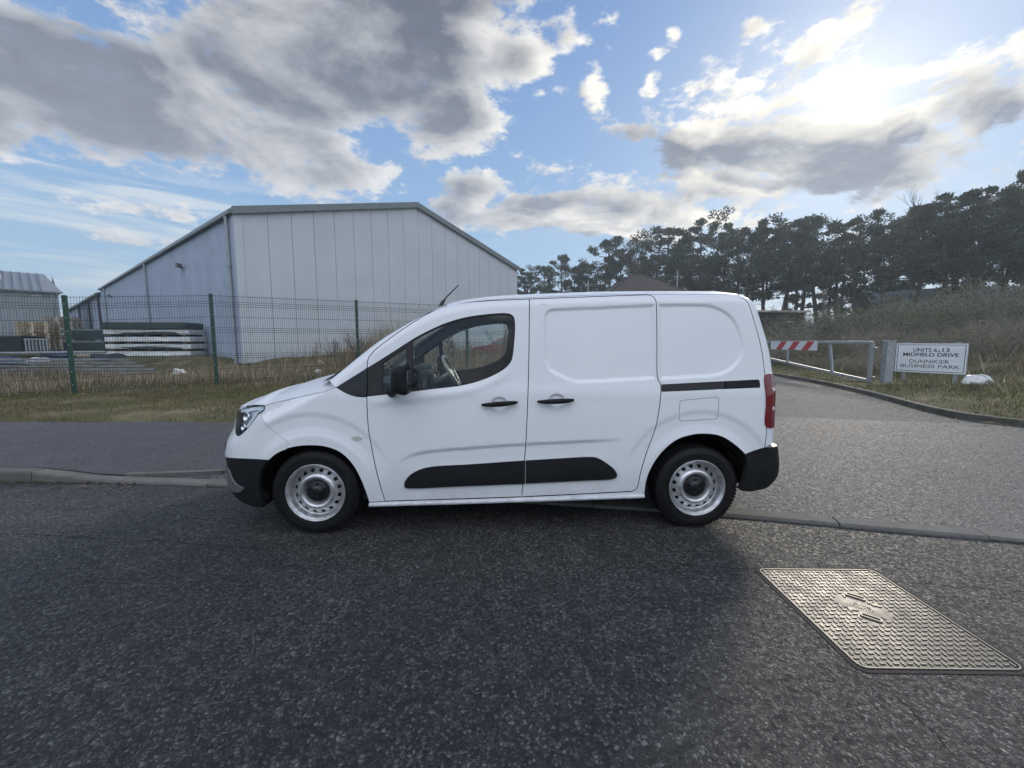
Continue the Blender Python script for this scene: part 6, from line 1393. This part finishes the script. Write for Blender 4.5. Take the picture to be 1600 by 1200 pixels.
for px, yt, Y, o, rn in placed:
    m_ = min(marks, key=lambda q: abs(q[0] - px)); key = (m_[1], rn); cnt[key] = cnt.get(key, 0) + 1
    o['label'] = '%s pine, %s from left %s' % ({'front': 'tall front', 'back': 'lower back', 'edge': 'short outer'}[rn], ords[cnt[key] - 1], m_[1])
for (px, yt, Y, sp, H_s, lab, sd2) in ((985, 352, 62, .42, 1, 'broad leafless tree with a rounded crown among the pines above the house roof', 5), (1385, 313, 41, .30, 1, 'slender leafless tree standing between the pines above the gate post', 9), (1282, 420, 36, .34, 1, 'thin leafless tree before the pines above the striped board', 14), (1220, 455, 30, .34, 1, 'small leafless tree beside the timber shed', 17)):
    X = (px - 800) / 650 * Y; g_ = gz(X, Y); Hh = (532 - yt) / 650 * Y + 1.4 - g_; o = bare_tree(sd2, 10, spread=sp, levels=6 if px in (985, 1385) else 5); s = Hh / 11.0; o.location = (X, Y, g_); o.scale = (s, s, s); tag(o, lab, 'tree')
# saplings in the weeds by the fence
for (x, y, h, lab, sd2) in ((-5.3, 14.2, 1.9, 'twiggy leafless shrub in the weeds before the gable wall, left one', 21), (-4.1, 15.0, 1.6, 'twiggy leafless shrub behind the fence post above the bonnet', 22), (-1.9, 13.3, 2.6, 'leafless sapling seen through the van door window', 23), (-.4, 17.0, 2.9, 'leafless sapling with a bare leader rising above the van roof near the aerial', 24), (-6.6, 15.5, 1.2, 'low twiggy shrub at the warehouse corner foot', 25), (-2.9, 16.2, 2.2, 'leafless shrub before the gable hidden partly by the windscreen pillar', 26)):
    o = bare_tree(sd2, h * .9, 'bare_shrub', .5, 4, M_TWIG, .012 * h + .006, n0=6); o.location = (x, y, gz(x, y)); tag(o, lab, 'shrub')
# bushes on the bank: a mass of fine stems with small leaves
M_STEM = simple('grey_brown_stems', (.25, .215, .18), .9, var=.25)
def bush(seed, w, h, pal, dens=2600, leaf=.06, stems=150, name='bush'):
    r = np.random.default_rng(seed); root = empty(name); mb = MB(); rr = random.Random(seed); tips = []
    for i in range(stems):
        a = rr.uniform(0, 6.28); q = rr.random() ** .5; b = Vector((math.cos(a) * w * .35 * q, math.sin(a) * w * .35 * q, 0)); L = h * rr.uniform(.55, 1.0); lean = Vector((math.cos(a) * q + rr.uniform(-.3, .3), math.sin(a) * q + rr.uniform(-.3, .3), 0)) * w * .32
        m1 = b + lean * .4 + Vector((0, 0, L * .5)); e = b + lean + Vector((rr.uniform(-.1, .1), rr.uniform(-.1, .1), L * (1 - .25 * q))); mb.tube([b, m1, e], [.014, .010, .004], 3, cap=False, smooth=False); tips += [m1.lerp(e, t) for t in (.1, .4, .7, 1)]
        for k in range(3): s = m1.lerp(e, rr.random()); mb.tube([s, s + Vector((rr.uniform(-1, 1), rr.uniform(-1, 1), rr.uniform(0, 1))) * .35], [.006, .003], 3, cap=False, smooth=False)
    mb.build('stems', [M_STEM], root); t = np.array([tuple(v) for v in tips]); k = r.integers(0, len(t), dens); 
    V, F, c = tuft_cloud(t[k], np.full(dens, .16), 1, leaf, pal, 1.0, seed); me = np_mesh('leaves', V, F); set_tone(me, c); link('leaves', me, [M_BLADE], root); return root
OLIVE = [(.09, .13, .05), (.12, .15, .06), (.07, .10, .04), (.15, .16, .08)]; DRY = [(.22, .22, .13), (.28, .26, .17), (.14, .16, .08), (.33, .30, .21), (.12, .15, .065)]
bp = [bush(61, 3.0, 2.0, OLIVE, 4600), bush(62, 3.2, 1.7, DRY, 2800), bush(63, 2.6, 2.2, OLIVE + DRY, 4200), bush(64, 3.0, 1.5, DRY, 1800, stems=190)]; bu_ = [False] * 4
spots = [(12.6, 21.5, 2, 1.0, 'dry'), (14.2, 19.0, 0, .95, 'green'), (15.8, 17.5, 3, 1.0, 'dry'), (13.6, 24.5, 0, 1.15, 'green'), (16.0, 22.5, 2, 1.2, 'mixed'), (18.0, 20.0, 0, 1.1, 'green'), (17.5, 25.5, 2, 1.5, 'mixed'), (20.5, 22.5, 0, 1.4, 'green'), (22.5, 19.5, 2, 1.3, 'mixed'), (21.5, 27.0, 0, 1.9, 'green'), (25.0, 22.5, 0, 1.6, 'green'), (24.5, 18.0, 1, 1.1, 'dry'), (13.0, 17.3, 1, .7, 'dry'), (14.6, 15.6, 3, .75, 'dry'), (17.2, 15.2, 1, .8, 'dry'), (19.6, 16.3, 3, .9, 'dry'), (11.9, 26.5, 1, 1.0, 'dry'), (15.0, 28.5, 0, 1.5, 'green'), (19.0, 30.0, 2, 1.9, 'mixed'), (24.0, 30.0, 0, 2.2, 'green'), (12.6, 14.6, 3, .55, 'dry'), (22.0, 15.0, 1, .9, 'dry'), (27.5, 20.5, 2, 1.5, 'mixed'), (28.5, 26.0, 0, 2.1, 'green')]
spots.sort(key=lambda s: s[0] / s[1])
for i, (x, y, k, s, kd) in enumerate(spots):
    if bu_[k]: o = copy_tree(bp[k])
    else: o = bp[k]; bu_[k] = True
    o.location = (x, y, gz(x, y) - .1); o.rotation_euler = (0, 0, i * 1.7); hz_ = 1.05 if x / y > .86 else .62; o.scale = (s, s, s * hz_)
    w_ = 'behind the striped gate board' if x / y < .72 else 'behind the gate stiles' if x / y < .86 else 'above the notice board' if x / y < 1.08 else 'right of the notice board'
    tag(o, '%s bush, %s from the left, %s' % ({'dry': 'brown leafless', 'green': 'olive green', 'mixed': 'tall half leafy'}[kd], (ords + ['eleventh', 'twelfth', 'thirteenth', 'fourteenth', 'fifteenth', 'sixteenth', 'seventeenth', 'eighteenth', 'nineteenth', 'twentieth', 'twenty first', 'twenty second', 'twenty third', 'twenty fourth'])[i], w_), 'bush', 'scrub bushes on the bank')

# dark undergrowth at the foot of the pines
ug = bush(65, 3.4, 2.2, [(.05, .065, .035), (.07, .08, .045), (.04, .05, .03)], 5200, .09, 170, 'undergrowth_bush')
for i, px in enumerate(range(840, 1680, 38)):
    Y = Yof(px) + (3.0 if i % 2 else 8.0); X = (px - 800) / 650 * Y; o = ug if i == 0 else copy_tree(ug); s_ = rt.uniform(1.3, 1.9); o.location = (X, Y, gz(X, Y) - .2); o.rotation_euler = (0, 0, i * 2.1); o.scale = (s_ * 1.25, s_ * 1.1, s_ * rt.uniform(.7, 1.0))
    o['category'] = 'bush'; o['group'] = 'undergrowth at the foot of the pines'; m_ = min(marks, key=lambda q: abs(q[0] - px)); key = (m_[1], 'under'); cnt[key] = cnt.get(key, 0) + 1
    o['label'] = 'dark undergrowth, %s from left under pines %s' % (ords[cnt[key] - 1], m_[1])
# ================================================================== HAZE
hz = bpy.data.materials.new('pale_air'); hz.use_nodes = True; k = NT(hz.node_tree); k.n.clear()
out = k.new('ShaderNodeOutputMaterial'); pv = k.new('ShaderNodeVolumePrincipled'); pv.inputs['Color'].default_value = (.78, .88, 1, 1); pv.inputs['Density'].default_value = .0016; pv.inputs['Anisotropy'].default_value = .45
k.l.new(pv.outputs[0], out.inputs['Volume'])
hb = MB().box((-420, -420, -1.2), (420, 420, 24)).build('haze', [hz]); tag(hb, kind='stuff')
